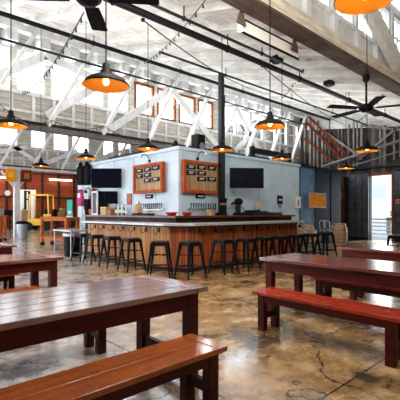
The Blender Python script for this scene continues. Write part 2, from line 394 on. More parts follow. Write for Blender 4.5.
# roof trusses below each ridge
def truss(label, Y, zb, zt, xs, dx, chord, x0, x1):
    t = thing('roof_truss', label, 'truss', ((x0 + x1) / 2, Y, zb)); off = -Vector(t.location)
    MB().span((x0, Y - .13, zt), (x1, Y + .13, zt + .24)).make('top_chord', 'white_wood', t, loc=off)
    MB().span((x0, Y - .12, zb - .16), (x1, Y + .12, zb)).make('bottom_chord', chord, t, loc=off)
    MB().span((x0, Y - .2, zb - .02), (x1, Y - .12, zb + .045)).make('ledger', 'gunmetal', t, loc=off)
    for x in xs: MB().beam((x, Y - .16, zt + .1), (x - dx, Y - .16, zb - .02), .10, .15, up=(0, 1, 0)).make('brace', 'white_wood', t, loc=off)
    return t
T1 = truss('near white timber roof truss over the bar, dark bottom chord and slanting braces', 11.3, 3.86, 6.40, [.55 + 1.75 * i for i in range(11)], 1.45, 'grey_chord', -3, 18.3)
for a, b in (((2.2, 4.45), (4.45, 6.05)), ((4.45, 6.05), (7.1, 5.55)), ((4.5, 4.25), (6.6, 5.85)), ((6.4, 3.98), (9.3, 6.1)), ((9.3, 6.1), (12.0, 4.05)), ((13.0, 6.1), (14.9, 4.1)), ((12.9, 4.1), (15.4, 6.0))):
    MB().beam((a[0], 11.62, a[1]), (b[0], 11.62, b[1]), .05, .26).make('crossing_board', 'white_wood', T1, loc=-Vector(T1.location))
T2 = truss('far white timber roof truss in front of the rust red plank wall', 21.5, 3.75, 6.45, [4.2 + 1.6 * i for i in range(10)], 1.5, 'white_wood', 0, 23)
for a, b in (((4.0, 3.9), (7.4, 4.9)), ((6.6, 4.9), (8.2, 3.9)), ((8.0, 3.9), (10.2, 5.0)), ((10.4, 3.9), (12.6, 5.1))):
    MB().beam((a[0], 21.7, a[1]), (b[0], 21.7, b[1]), .05, .24).make('crossing_board', 'white_wood', T2, loc=-Vector(T2.location))
# big valley brace top right
br = thing('knee_brace', 'wide grey-white timber brace above the cream beam at top right', 'brace', (8.8, 3.6, 4.85))
MB().beam((7.0, 3.62, 6.35), (9.95, 3.62, 4.92), .14, .30).make('brace_timber', 'rafter', br, loc=-Vector(br.location))
MB().beam((7.3, 3.56, 6.45), (10.25, 3.56, 5.0), .06, .07).make('edge_strip', 'beam_side', br, loc=-Vector(br.location))

struct(MB().span((-3.2, -4.2, 0), (-3, 8.5, 5.6)).make('wall_left', 'cream'))
struct(MB().span((-3, -4.4, 0), (18.7, -4.2, 4.7)).make('wall_near', 'cream'))
# end wall with the sliding door opening
EX = 18.5; OY0, OY1, OZ = 6.86, 7.94, 3.22
struct(MB().span((EX, -6, 0), (EX + .18, OY0, 7)).span((EX, OY1, 0), (EX + .18, 34.3, 7)).span((EX, OY0, OZ), (EX + .18, OY1, 7)).make('wall_end', 'end_wall'))
bt = MB()
for i in range(34):
    y = 4.6 + i * .215 + random.uniform(-.05, .05); z0 = 3.45 + random.uniform(0, .5); z1 = min(ceil_z(y) - .05, 6.4) - random.uniform(0, .35)
    if random.random() < .72 and z1 > z0 + .3: bt.span((EX - random.uniform(.05, .16), y, z0), (EX - .005, y + random.uniform(.04, .11), z1))
for p, q in (((4.6, 4.5), (8.2, 5.5)), ((8.3, 4.0), (10.3, 5.6)), ((6.6, 5.2), (8.4, 3.9))):
    bt.beam((EX - .2, p[0], p[1]), (EX - .2, q[0], q[1]), .06, .10)
struct(bt.make('trim_end_wall', 'leak_batten'))  # upright pale strips stand in for light leaking between the wall boards
struct(MB().prism([(EX - .06, 6.3, 5.20), (EX - .06, 6.3, 5.24), (EX - .06, 11.3, 6.64), (EX - .06, 11.3, 5.80)], (.05, 0, 0)).make('trim_5', 'rafter'))
# far rust-red plank wall
struct(MB().span((-3, 34.0, 0), (30, 34.2, 7.4)).make('wall_far', 'orange_wall'))
st = MB()
for i in range(16): st.span((4 + i * 1.45, 33.85, 0), (4.16 + i * 1.45, 34.0, 6.9))
for z in (.5, 2.55, 4.6): st.span((-3, 33.88, z), (30, 34.0, z + .14))
struct(st.make('trim_far_wall', 'dark_wood'))

# bar building: white-blue steel box
BX, BY, BH = 6.85, 8.25, 3.17
struct(MB().span((BX, BY, 0), (BX + .12, 14.5, BH)).span((BX, 14.38, 0), (BX + 6, 14.5, BH)).make('wall_bar_left', 'steel_left'))
struct(MB().span((BX + .12, BY, 0), (12.9, BY + .12, BH)).make('wall_bar_right', 'steel_wall'))
struct(MB().span((12.9, BY, 0), (14.05, BY + .12, BH)).make('wall_bar_blue', 'steel_mid'))  # wall's gradual darkening to the right put into stepped panel colours
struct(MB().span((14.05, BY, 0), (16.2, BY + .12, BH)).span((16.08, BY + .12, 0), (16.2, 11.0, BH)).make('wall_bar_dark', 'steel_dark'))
struct(MB().span((BX + .12, BY + .12, BH - .1), (16.08, 11.0, BH - .02)).span((BX + .12, 11, BH - .1), (BX + 6, 14.38, BH - .02)).make('ceiling_bar', 'steel_wall'))
tr = MB()
for y in (9.3, 10.5, 11.7, 12.9, 14.1): tr.span((BX - .018, y, 0), (BX, y + .05, BH))
tr.span((BX - .05, BY - .05, BH - .07), (BX + .02, 14.5, BH + .02)); tr.span((BX - .03, BY - .03, 0), (BX + .05, BY + .0, BH - .07))
struct(tr.make('trim_3', 'steel_left'))
tr = MB().span((BX + .02, BY - .05, BH - .07), (12.9, BY + .02, BH + .02))
for x in (9.2, 10.45, 11.7): tr.span((x, BY - .018, 0), (x + .05, BY, BH))
struct(tr.make('trim_6', 'steel_wall'))
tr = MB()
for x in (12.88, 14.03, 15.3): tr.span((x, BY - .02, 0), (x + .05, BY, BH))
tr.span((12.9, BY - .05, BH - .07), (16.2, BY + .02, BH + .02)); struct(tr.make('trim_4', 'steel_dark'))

# sliding doors, jambs, outdoors
def sliding_door(n, y0, y1, hang):
    o = structE('door_%d' % n, (EX - .12, (y0 + y1) / 2, .04)); W = y1 - y0
    MB().box((0, 0, 1.63), (.06, W, 3.26)).make('panel', 'door_steel', o, bevel=.006)
    f = MB()
    for k in range(1, 3): f.box((-.035, -W / 2 + W * k / 3, 1.63), (.012, .03, 3.2))
    for z in (.06, 3.2): f.box((-.036, 0, z), (.014, W - .02, .09))
    f.make('seam', 'gunmetal', o)
    for k in (-.3, .3): MB().box((-.02, k * W, 3.34), (.05, .06, .24)).tube([(-.05, k * W, 3.42), (.03, k * W, 3.42)], .06).make('roller_hanger', 'black', o)
    MB().tube([(-.05, hang, 1.0), (-.09, hang, 1.03), (-.09, hang, 1.32), (-.05, hang, 1.35)], .014).make('handle', 'gunmetal', o)
sliding_door(1, 7.96, 8.92, -.36); sliding_door(2, 5.35, 6.80, .60)
rail = thing('door_track', 'long dark steel track the sliding doors hang from', 'track', (EX - .12, 7, 3.46))
MB().box((0, 0, .03), (.07, 7.4, .09)).make('rail', 'gunmetal', rail)
for y in (-3.2, -1.6, .0, 1.6, 3.2): MB().box((.03, y, .03), (.12, .07, .16)).make('bracket', 'black', rail)
jb = struct(MB().span((EX - .04, OY0 - .0, 0), (EX + .2, OY0 + .1, OZ)).span((EX - .04, OY0 + .1, OZ - .14), (EX + .2, OY1, OZ)).make('trim_door', 'door_trim'))
r = thing('porch_railing', 'brown-capped white railing outside the open door', 'railing', (21.4, 7.4, -.03))
MB().box((0, 0, 1.0), (.14, 4.4, .05)).make('handrail', 'dark_wood', r)
for k in range(4): MB().box((0, 0, .2 + .2 * k), (.03, 4.4, .06)).make('rail', 'white', r)
for k in range(4): MB().box((0, -2.1 + 1.4 * k, .5), (.08, .08, 1.0)).make('post', 'white', r)
p = thing('planter', 'grey trough planter with a leafy shrub beyond the porch railing', 'planter', (25.5, 9.0, -.03))
MB().box((0, 0, .5), (.6, 1.6, 1.0)).box((0, 0, 1.02), (.68, 1.68, .06)).make('trough', 'grey', p)
lf = MB(); rnd = random.Random(3)
for k in range(240):
    a = rnd.uniform(0, 2 * PI); q = rnd.random() ** .5 * .55; c = Vector((math.cos(a) * q * .6, .15 + math.sin(a) * q, 1.1 + rnd.random() * .75 * (1 - q)))
    lf.ball(c, .06, (rnd.uniform(.4, 1.2), rnd.uniform(.4, 1.2), rnd.uniform(.3, .8)), 6)
lf.make('foliage', 'leaf', p)
fc = thing('white_building', 'pale white building across the street seen through the open door', 'building', (42, 14, -.03))
MB().box((0, 0, 3.5), (1, 34, 7)).make('facade', 'pale_facade', fc)
for k in range(5): MB().box((-.51, -9 + 4 * k, 3.6), (.04, 1.5, 1.4)).make('window', 'facade_window', fc)

# ================================================================== TABLES AND BENCHES
def make_table(L=2.1, W=.84, H=.75):
    t = thing('picnic_table', '-', 'table')
    top = MB(); n = 5; e = .11; iw = (W - .004) / n
    for k in range(n): top.box((0, -W / 2 + iw * (k + .5), H - .02), (L - 2 * e - .006, iw - .005, .04))
    for s in (-1, 1): top.box((s * (L / 2 - e / 2), 0, H - .02), (e, W + .004, .042))
    top.make('tabletop', 'table', t, bevel=.004)
    ap = MB(); a = .13
    for s in (-1, 1):
        ap.box((0, s * (W / 2 - .06), H - .04 - a / 2), (L - .24, .035, a)); ap.box((s * (L / 2 - .135), 0, H - .04 - a / 2), (.035, W - .2, a))
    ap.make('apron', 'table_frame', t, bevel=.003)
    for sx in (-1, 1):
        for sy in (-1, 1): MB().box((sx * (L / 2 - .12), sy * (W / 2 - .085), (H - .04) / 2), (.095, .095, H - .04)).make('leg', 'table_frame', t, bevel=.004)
        MB().box((sx * (L / 2 - .12), 0, .16), (.05, W - .265, .09)).make('stretcher', 'table_frame', t, bevel=.003)
    return t
def make_bench(seatmat, L=1.62, W=.37, H=.445):
    t = thing('picnic_bench', '-', 'bench')
    top = MB(); e = .09; iw = W / 2
    for k in range(2): top.box((0, -W / 2 + iw * (k + .5), H - .0175), (L - 2 * e - .005, iw - .004, .035))
    for s in (-1, 1): top.box((s * (L / 2 - e / 2), 0, H - .0175), (e, W + .004, .037))
    top.make('seat', seatmat, t, bevel=.004)
    ap = MB()
    for s in (-1, 1): ap.box((0, s * (W / 2 - .05), H - .035 - .04), (L - .14, .03, .08))
    ap.make('apron', 'table_frame', t, bevel=.003)
    for sx in (-1, 1):
        for sy in (-1, 1): MB().box((sx * (L / 2 - .1), sy * (W / 2 - .065), (H - .035) / 2), (.085, .075, H - .035)).make('leg', 'table_frame', t, bevel=.004)
        MB().box((sx * (L / 2 - .1), 0, .17), (.045, W - .205, .075)).make('stretcher', 'table_frame', t, bevel=.003)
    return t
TG = 'red-brown wooden picnic tables'; BG = 'red-brown wooden picnic benches'
tb = make_table()
for i, (x, y, rz, lab) in enumerate([
    (1.15, 2.69, 0, 'large red-brown plank table in the left foreground'),
    (1.16, 5.52, 0, 'second plank table from the front on the left, behind the foreground table'),
    (1.33, 7.98, 0, 'third plank table from the front at the left edge'),
    (1.85, 10.45, 0, 'farthest plank table at the left edge, only its end showing'),
    (4.53, 2.2, PI / 2, 'red-brown plank table on the right with the red bench in front of it'),
    (6.75, 2.25, PI / 2, 'plank table at the right edge, behind the one with the red bench')]):
    place(tb, i == 0, (x, y, 0), rz, lab, TG)
b1 = make_bench('bench')
place(b1, True, (1.12, 1.985, 0), 0, 'orange-brown wooden bench in the left foreground', BG)
for x, y, rz, lab in [(1.12, 3.5, 0, 'bench on the far side of the left foreground table, its legs seen beneath'),
                      (.95, 4.72, 0, 'bench end just beyond the left foreground table, near side of the second table'),
                      (1.15, 6.3, 0, 'bench seen beneath the second table on the left')]:
    place(b1, False, (x, y, 0), rz, lab, BG)
b2 = make_bench('bench_red')
place(b2, True, (3.67, 2.05, 0), PI / 2, 'red varnished wooden bench in front of the right-hand table', BG)
place(b2, False, (5.05, 2.12, 0), PI / 2, 'dark bench on the far side of the right-hand table', BG)
place(b2, False, (5.93, 2.05, 0), PI / 2, 'bench on the near side of the table at the right edge', BG)

# ================================================================== BAR COUNTER
CX, CY = 5.2, 6.3; CH = 1.10; CHF = .5; CL = 10.85; CR = 10.1
def wing(off, w):
    """plan outline of an L with chamfered outer corner, off from the front edge, w deep"""
    o = off; k = CHF
    return [(CX + o, CL - .01), (CX + o, CY + k + o * .42), (CX + k + o * .42, CY + o), (CR - .01, CY + o), (CR - .01, CY + w), (CX + w + .15, CY + w), (CX + w, CY + w + .15), (CX + w, CL - .01)]
ct = thing('bar_counter', 'long L-shaped bar counter with orange barn-board front and grey top', 'counter', (6.2, 7.3, 0)); off = -Vector(ct.location)
MB().prism([(x, y, CH - .055) for x, y in wing(0, .66)], (0, 0, .055)).make('counter_top', 'counter_top', ct, loc=off, bevel=.008)
fr = MB(); q = wing(.24, .62)
fr.prism([(x, y, 0) for x, y in (q[1], q[2], q[3], (CR - .01, q[3][1] + .05), (q[2][0] + .02, q[2][1] + .05), (q[1][0] + .05, q[1][1] + .02))], (0, 0, CH - .056))
fr.make('front_panel', 'counter_front', ct, loc=off)
MB().prism([(x, y, 0) for x, y in (q[0], q[1], (q[1][0] + .05, q[1][1] + .02), (q[0][0] + .05, q[0][1]))], (0, 0, CH - .056)).make('side_panel', 'counter_front_pale', ct, loc=off)
MB().span((CR - .06, q[3][1] + .05, 0), (CR - .01, CY + .62, CH - .056)).span((q[0][0] + .05, CL - .06, 0), (CX + .62, CL - .01, CH - .056)).make('end_panel', 'dark_wood', ct, loc=off)
MB().prism([(x, y, CH - .09) for x, y in (q[0], q[1], q[2], q[3], (q[3][0], q[3][1] - .03), (q[2][0] - .012, q[2][1] - .03), (q[1][0] - .03, q[1][1] - .012), (q[0][0] - .03, q[0][1]))], (0, 0, .034)).make('top_rail', 'dark_wood', ct, loc=off)
MB().prism([(x, y, 0) for x, y in (q[0], q[1], q[2], q[3], (q[3][0], q[3][1] - .02), (q[2][0] - .008, q[2][1] - .02), (q[1][0] - .02, q[1][1] - .008), (q[0][0] - .02, q[0][1]))], (0, 0, .09)).make('kick_board', 'dark_wood', ct, loc=off)
def hook(p, n):
    p = Vector(p); n = Vector(n); z = Vector((0, 0, 1))
    MB().tube([p, p + n * .05 - z * .02, p + n * .06 - z * .10, p + n * .11 - z * .13, p + n * .16 - z * .11, p + n * .17 - z * .05], .009, 6).ball(p + n * .17 - z * .045, .013, seg=8).box(p + n * .004 - z * .05, (.03, .03, .10)).make('hook', 'black', ct, loc=off)
for i in range(8): hook((CX + .24, CY + .95 + i * .52, CH - .12), (-1, 0, 0))
for i in range(9): hook((CX + .85 + i * .52, CY + .24, CH - .12), (0, -1, 0))
# back bar cabinet along the building
bb = thing('back_bar', 'red-brown back bar shelf along the pale steel walls', 'shelf', (6.9, 8.2, 0)); off = -Vector(bb.location)
MB().span((6.25, 7.65, 1.20), (11.7, BY - .002, 1.26)).span((6.25, BY - .002, 1.20), (BX - .002, 12.9, 1.26)).make('shelf_top', 'redbrown', bb, loc=off, bevel=.006)
MB().span((6.35, 7.75, 0), (11.6, BY - .02, 1.2)).span((6.35, BY - .02, 0), (BX - .02, 12.85, 1.2)).make('cabinet', 'dark_wood', bb, loc=off)

# ------------------------------------------------------------------ bar stools
def make_stool(H=.755):
    t = thing('bar_stool', '-', 'stool'); s = .165; f = .235
    MB().prism([(x, y, H - .028) for x, y in ((-s, -s + .03), (-s + .03, -s), (s - .03, -s), (s, -s + .03), (s, s - .03), (s - .03, s), (-s + .03, s), (-s, s - .03))], (0, 0, .028)).make('seat', 'gunmetal', t, bevel=.008)
    ap = MB()
    for a in (-1, 1): ap.box((0, a * (s - .012), H - .06), (2 * s - .05, .012, .065)).box((a * (s - .012), 0, H - .06), (.012, 2 * s - .05, .065))
    ap.make('seat_skirt', 'black', t)
    for sx in (-1, 1):
        for sy in (-1, 1):
            MB().taper((sx * f, sy * f, .012), (sx * (s - .022), sy * (s - .022), H - .03), .03, .058).box((sx * f, sy * f, .008), (.042, .042, .016)).make('leg', 'black', t, bevel=.003)
    k = .30; g = f + (s - .022 - f) * k / H
    fb = MB()
    for a in (-1, 1): fb.box((0, a * g, H * k * 1.0), (2 * g, .014, .028)).box((a * g, 0, H * k), (.014, 2 * g, .028))
    fb.make('footrest', 'gunmetal', t)
    cb = MB(); h2 = H * .62; g2 = f + (s - .022 - f) * .62
    cb.beam((-g2, -g2, h2), (g2, g2, h2), .012, .02).beam((-g2, g2, h2), (g2, -g2, h2), .012, .02); cb.make('cross_bar', 'black', t)
    return t
sg = 'black metal bar stools'
spots = [at_z(87, 233.5, .755), at_z(102, 234.5, .755), at_z(117, 236, .755), at_z(131.5, 238, .755), at_z(160, 241, .755), at_z(188, 241, .755),
         at_z(221, 239, .755), at_z(246, 238, .755), at_z(264, 236.6, .755), at_z(281, 235.6, .755), at_z(296, 234.4, .755), at_z(310, 233.5, .755), at_z(323, 232, .755)]
left_l = ['black metal bar stool at the left end of the counter', 'second black metal bar stool from the left end of the counter', 'third black metal bar stool from the left end of the counter',
          'fourth black bar stool from the left, in front of the pale boards', 'black bar stool left of the chamfered counter corner', 'black bar stool just right of the chamfered counter corner',
          'second black bar stool right of the counter corner', 'third black bar stool right of the counter corner, below the big screen', 'fourth black bar stool right of the counter corner',
          'fifth black bar stool right of the counter corner', 'sixth black bar stool right of the counter corner', 'last black bar stool against the right end of the counter', 'black bar stool standing clear beyond the right end of the counter']
sp = make_stool()
for i, p in enumerate(spots):
    x, y = p.x, p.y; rz = random.uniform(-.12, .12)
    if i < 4: x = min(x, 4.93)
    elif i == 4: rz = .78
    elif i == 5: y = 5.98
    else: y = min(y, 5.92)
    place(sp, i == 0, (x, y, 0), rz, left_l[i], sg)
for u, dd, lab in ((395, 10.2, 'black metal stool at the right edge in front of the sliding door'),):
    q = at_d(u, 240, dd); place(sp, False, (q.x, q.y, 0), .4, lab, sg)
# grey metal chairs behind the counter end
def make_chair():
    t = thing('metal_chair', '-', 'chair')
    MB().box((0, 0, .74), (.38, .38, .03)).make('seat', 'grey', t, bevel=.01)
    for sx in (-1, 1):
        for sy in (-1, 1): MB().taper((sx * .21, sy * .21, 0), (sx * .16, sy * .16, .73), .03, .045).make('leg', 'galv', t)
    b = MB().tube([(-.17, .18, .74), (-.18, .24, 1.0), (-.12, .25, 1.06), (.12, .25, 1.06), (.18, .24, 1.0), (.17, .18, .74)], .016)
    b.box((0, .235, .92), (.10, .012, .26)); b.make('backrest', 'galv', t, smooth=False)
    MB().box((0, .2, .24), (.4, .014, .025)).box((0, -.2, .24), (.4, .014, .025)).make('footrest', 'galv', t)
    return t
ch = make_chair()
q = at_d(327, 232, 13.2); place(ch, True, (q.x, q.y, 0), -.7, 'grey metal high chair left of the oak barrel', 'grey metal high chairs by the barrel')
q = at_d(311, 232, 13.0); place(ch, False, (q.x, q.y, 0), .5, 'grey metal high chair just behind the counter right end', 'grey metal high chairs by the barrel')
# barrels
def barrel(loc, label, s=1):
    t = thing('barrel', label, 'barrel', loc)
    pr = [(.27, 0), (.27, .02)] + [(.27 + .075 * math.sin(PI * k / 10), .02 + .86 * k / 10) for k in range(1, 10)] + [(.27, .88), (.27, .9), (.25, .9), (.25, .87)]
    MB().lathe([(a * s, z * s) for a, z in pr]).make('staves', 'oak', t, smooth=True)
    for z in (.06, .22, .33, .57, .68, .84):
        rr = .27 + .075 * math.sin(PI * (z - .02) / .86) + .004
        MB().lathe([(rr * s, (z - .025) * s), ((rr + .004) * s, (z - .025) * s), ((rr + .004) * s, (z + .025) * s), (rr * s, (z + .025) * s)], cap=False).make('hoop', 'galv', t, smooth=False)
q = at_d(338.5, 243.5, 15.75); barrel((q.x, q.y, 0), 'oak barrel with steel hoops standing beside the dark sliding door')
q = at_d(305.5, 234, 13.9); barrel((q.x, q.y, 0), 'oak cask with hoops behind the right end of the counter', 1.0)

# ================================================================== WALL THINGS ON THE BAR BUILDING
def menu_board(label, loc, rz, W, H):
    t = thing('menu_board', label, 'menu board', loc, rz); f = .085     # local X along wall, -Y faces out
    MB().box((0, 0, 0), (W - 2 * f, .03, H - 2 * f)).make('plank_panel', 'menu_wood', t)
    MB().box((0, .06, H * .3), (W * .7, .08, .06)).box((0, .06, -H * .3), (W * .7, .08, .06)).make('wall_batten', 'dark_wood', t)
    g = MB()
    for s in (-1, 1): g.box((0, -.02, s * (H / 2 - f / 2)), (W, .10, f)).box((s * (W / 2 - f / 2), -.02, 0), (f, .10, H - 2 * f))
    g.make('frame', 'frame_orange', t, bevel=.006)
    cw = (W - 2 * f)
    for r_, cs in ((0, (0, 1, 2)), (1, (0, 1)), (2, (1, 2))):
        for c in cs:
            x = -cw / 2 + cw * (.17 + .31 * c); z = H / 2 - f - .10 - r_ * .165 + c * .012
            pl = MB().box((x, -.03, z), (.345, .02, .12)).make('beer_plate', 'black', t, bevel=.004)
            MB().box((x, -.0415, z + .018), (.20, .003, .022)).box((x - .02, -.0415, z - .020), (.15, .003, .016)).make('lettering', 'tag_text', pl)
    return t
menu_board('left wooden framed tap list board with seven dark plates, on the left wall', (BX - .10, 9.53, 2.37), -PI / 2, 1.52, .88)
menu_board('right wooden framed tap list board with seven dark plates, right of the building corner', (7.64, BY - .10, 2.36), 0, 1.48, .92)
def plate(name, label, cat, loc, rz, W, H, mat, face=None, fm=None):
    t = thing(name, label, cat, loc, rz); MB().box((0, 0, 0), (W, .03, H)).make('board', mat, t, bevel=.003)
    return t
for loc, rz, lab in (((BX - .03, 9.62, 1.83), -PI / 2, 'small black sign below the left tap list board'), ((7.66, BY - .03, 1.82), 0, 'small black sign below the right tap list board')):
    t = plate('bar_sign', lab, 'sign', loc, rz, .36, .12, 'black'); MB().box((0, -.0165, 0), (.24, .003, .035)).make('lettering', 'tag_text', t)
def goose(label, base, out):
    base = Vector(base); out = Vector(out); t = thing('picture_lamp', label, 'lamp', base)
    MB().tube([(0, 0, 0), out * .08 + Vector((0, 0, .16)), out * .2 + Vector((0, 0, .2)), out * .32 + Vector((0, 0, .13))], .012, 6).make('arm', 'black', t)
    MB().lathe([(.03, .06), (.05, .02), (.07, 0), (.06, 0)], out * .34 + Vector((0, 0, .07)), 12).make('shade', 'white', t)
    MB().box(out * .01, (.06, .06, .08)).make('wall_plate', 'black', t)
goose('gooseneck lamp above the left tap list board', (BX - .012, 9.6, 2.9), (-1, 0, 0)); goose('gooseneck lamp above the right tap list board', (7.55, BY - .012, 2.9), (0, -1, 0))
def taps(label, loc, rz, n=11):
    t = thing('tap_rail', label, 'beer taps', loc, rz); W = 1.1
    MB().box((0, -.04, 0), (W, .06, .05)).make('rail', 'chrome', t, bevel=.01)
    for k in range(n):
        x = -W / 2 + .06 + k * (W - .12) / (n - 1)
        h = MB().tube([(x, -.1, .0), (x, -.1, .04), (x, -.1, .17)], [.012, .010, .019], 8).make('tap_handle', 'black', t)
        MB().tube([(x, -.06, 0), (x, -.10, .0), (x, -.12, -.06)], .011, 6).make('spout', 'chrome', h)
taps('row of beer taps on the left wall below its tap list board', (BX, 9.4, 1.45), -PI / 2); taps('row of beer taps on the right wall just past the corner', (7.72, BY, 1.45), 0)
# screens
def tv(label, u0, u1, v0, v1, d, wallpt, rz):
    c = at_d((u0 + u1) / 2, (v0 + v1) / 2, d); W = (u1 - u0) / FPX * d; H = (v1 - v0) / FPX * d
    t = thing('wall_screen', label, 'television', c, rz)
    MB().box((0, 0, 0), (W, .06, H)).make('bezel', 'black', t, bevel=.006)
    MB().box((0, -.032, 0), (W - .04, .006, H - .04)).make('screen', 'screen', t)
    q = Matrix.Rotation(-rz, 3, 'Z') @ (Vector(wallpt) - c)
    MB().beam((0, .03, 0), q, .05, .07).box((0, .045, 0), (.3, .03, .3)).make('wall_arm', 'black', t)
tv('large black television on the left wall beside the hanging hoodies', 91.5, 121.5, 168.5, 188, 12.7, (BX - .01, 11.9, 2.3), VIEW_RZ)
tv('large black television on the pale blue right wall', 229.5, 264, 168, 188.2, 11.7, (9.9, BY - .01, 2.3), VIEW_RZ + .12)
t = thing('wall_screen', 'small black television below the left television', 'television', at_d(111, 197.5, 12.9), VIEW_RZ)
MB().box((0, 0, 0), (.44, .05, .42)).make('bezel', 'black', t, bevel=.005); MB().box((0, -.027, 0), (.40, .006, .38)).make('screen', 'screen', t)
MB().beam((0, .02, 0), Matrix.Rotation(-VIEW_RZ, 3, 'Z') @ (Vector((BX - .01, 11.6, 1.85)) - t.location), .04, .05).make('wall_arm', 'black', t)
# pictures and panel on the right part
p = at_Y(280, 199.8, BY - .02); t = plate('wall_notice', 'small black square notice on the pale blue wall above the counter', 'sign', p, 0, .30, .30, 'black'); MB().box((0, -.017, -.0), (.2, .003, .06)).make('lettering', 'tag_text', t); MB().box((0, .0, -.24), (.14, .02, .09)).make('tag_below', 'grey', t)
p = at_Y(298, 202.5, BY - .025); t = plate('wall_poster', 'white framed poster with a red mark on the blue wall', 'poster', p, 0, .34, .44, 'white'); MB().box((.0, -.017, -.02), (.09, .003, .22)).make('red_mark', 'red', t)
p = at_Y(317, 200.4, BY - .03); t = thing('amber_window', 'amber orange rectangular panel in a pale frame on the dark wall', 'panel', p)
MB().box((0, 0, 0), (1.26, .03, .54)).make('amber_sheet', 'amber', t); f = MB()
for s in (-1, 1): f.box((s * .645, -.01, 0), (.035, .05, .60)).box((0, -.01, s * .285), (1.255, .05, .03))
f.make('frame', 'galv', t)
# column in front of the wall
t = thing('steel_column', 'black steel column with a conduit in front of the pale wall', 'column', (8.30, 8.0, 0))
MB().box((0, 0, 1.26 + (5.5 - 1.26) / 2), (.13, .13, 5.5 - 1.26)).make('shaft', 'gunmetal', t); MB().tube([(.17, .05, 1.27), (.17, .05, 4.9)], .035).make('conduit', 'black', t)
t.location.z = 0
for ch_ in t.children: ch_.location.z = 0
MB().box((0, 0, 1.3), (.26, .26, .08)).make('base_plate', 'black', t)
t = thing('beer_tower', 'black cylindrical dispenser standing below the steel column', 'dispenser', (8.20, 7.82, 1.26)); MB().lathe([(.12, 0), (.12, .05), (.10, .06), (.10, .42), (.12, .44), (.12, .5)]).make('cylinder', 'black', t); MB().lathe([(.105, .3), (.108, .3), (.108, .36), (.105, .36)], cap=False).make('band', 'brownbox', t)
# things on top of the building
t = thing('loudspeaker', 'black loudspeaker standing on top of the bar building', 'speaker', at_d(203, 147, 11.6) * 1); t.location.z = BH - .02; t.location.y = max(t.location.y, BY + .4)
MB().box((0, 0, .28), (.32, .30, .56)).make('cabinet', 'black', t, bevel=.01); MB().lathe([(.02, 0), (.10, .005), (.11, .02)], (0, 0, 0), 16).make('woofer', 'grey', t, loc=(0, -.16, .2)).rotation_euler.x = PI / 2
t = thing('air_unit', 'long dark ventilation unit lying on top of the bar building, left', 'ventilation unit', (8.0, 12.2, BH - .02)); MB().box((0, 0, .2), (.5, 3.0, .36)).box((0, -1.62, .18), (.4, .24, .28)).make('casing', 'gunmetal', t, bevel=.02)
g = MB()
for k in range(9): g.box((-.255, -1.2 + .3 * k, .2), (.012, .2, .22))
g.make('louvre', 'black', t)
t = thing('white_tank', 'small white box and black nozzle on the bar building roof', 'box', (8.1, 9.9, BH - .02)); MB().box((0, 0, .14), (.4, .5, .28)).make('case', 'white', t, bevel=.02); MB().lathe([(.1, 0), (.12, .1), (.07, .26), (.03, .3)], (0, 0, .28), 14).make('nozzle', 'black', t)
t = thing('roof_rail', 'black slotted steel rail on two feet above the right part of the bar wall', 'rail', (11.6, 8.6, BH - .02))
MB().box((0, 0, .36), (2.4, .12, .2)).make('rail', 'black', t, bevel=.01)
for s in (-1, 1): MB().box((s * 1.12, 0, .25), (.12, .16, .5)).make('foot', 'black', t)

# merchandise on the left part of the left wall
def garment(name, label, cat, u, v0, v1, mat, sl=.32, hood=False, Wd=.40, X=BX - .14, accent=None):
    top = at_X(u, v0, X); bot = at_X(u, v1, X); H = top.z - bot.z; t = thing(name, label, cat, (X, top.y, bot.z), -PI / 2); w = Wd / 2
    pts = [(-w, 0), (w, 0), (w * .95, H * .55), (w * 1.25, H * .2), (w * 1.55, H * .24), (w * 1.1, H * .80), (w * .35, H * .88), (-w * .35, H * .88), (-w * 1.1, H * .80), (-w * 1.55, H * .24), (-w * 1.25, H * .2), (-w * .95, H * .55)]
    MB().prism([(x, -.06, z) for x, z in pts], (0, .12, 0)).make('body', mat, t, bevel=.035)
    if hood: MB().ball((0, 0, H * .9), .12, (.9, .6, 1.0)).make('hood', mat, t, smooth=True)
    else: MB().lathe([(.05, 0), (.07, .02), (.06, .04)], (0, 0, H * .87), 12).make('collar', mat, t)
    MB().tube([(0, .02, H * .92), (0, .02, H + .03), (.03, .1, H + .05)], .008, 6).make('hanger', 'chrome', t)
    if accent: MB().box((0, -.065, H * .58), (Wd * .55, .01, H * .25)).make('print', accent, t)
garment('hoodie', 'black hoodie hanging at the far left end of the bar wall', 'hoodie', 80.5, 163, 185, 'black_soft', hood=True, Wd=.34)
garment('hoodie', 'black hoodie hanging right beside the left television', 'hoodie', 87.0, 162, 185, 'black_soft', hood=True, Wd=.34)
garment('t_shirt', 'magenta t-shirt hanging below the left hoodie', 't-shirt', 80.5, 188, 206, 'pink', Wd=.34, accent='white')
garment('t_shirt', 'pale grey t-shirt hanging above the black apron', 't-shirt', 87.5, 186.5, 199, 'greycloth', Wd=.34, X=BX - .32, accent='black_soft')
garment('apron', 'black apron hanging below the pale grey t-shirt', 'apron', 87.5, 193, 215, 'black_soft', Wd=.24, X=BX - .12)
garment('t_shirt', 'red t-shirt with blue print hanging left of the small fridge', 't-shirt', 94, 187, 206, 'redcloth', Wd=.20, accent='bluecloth')
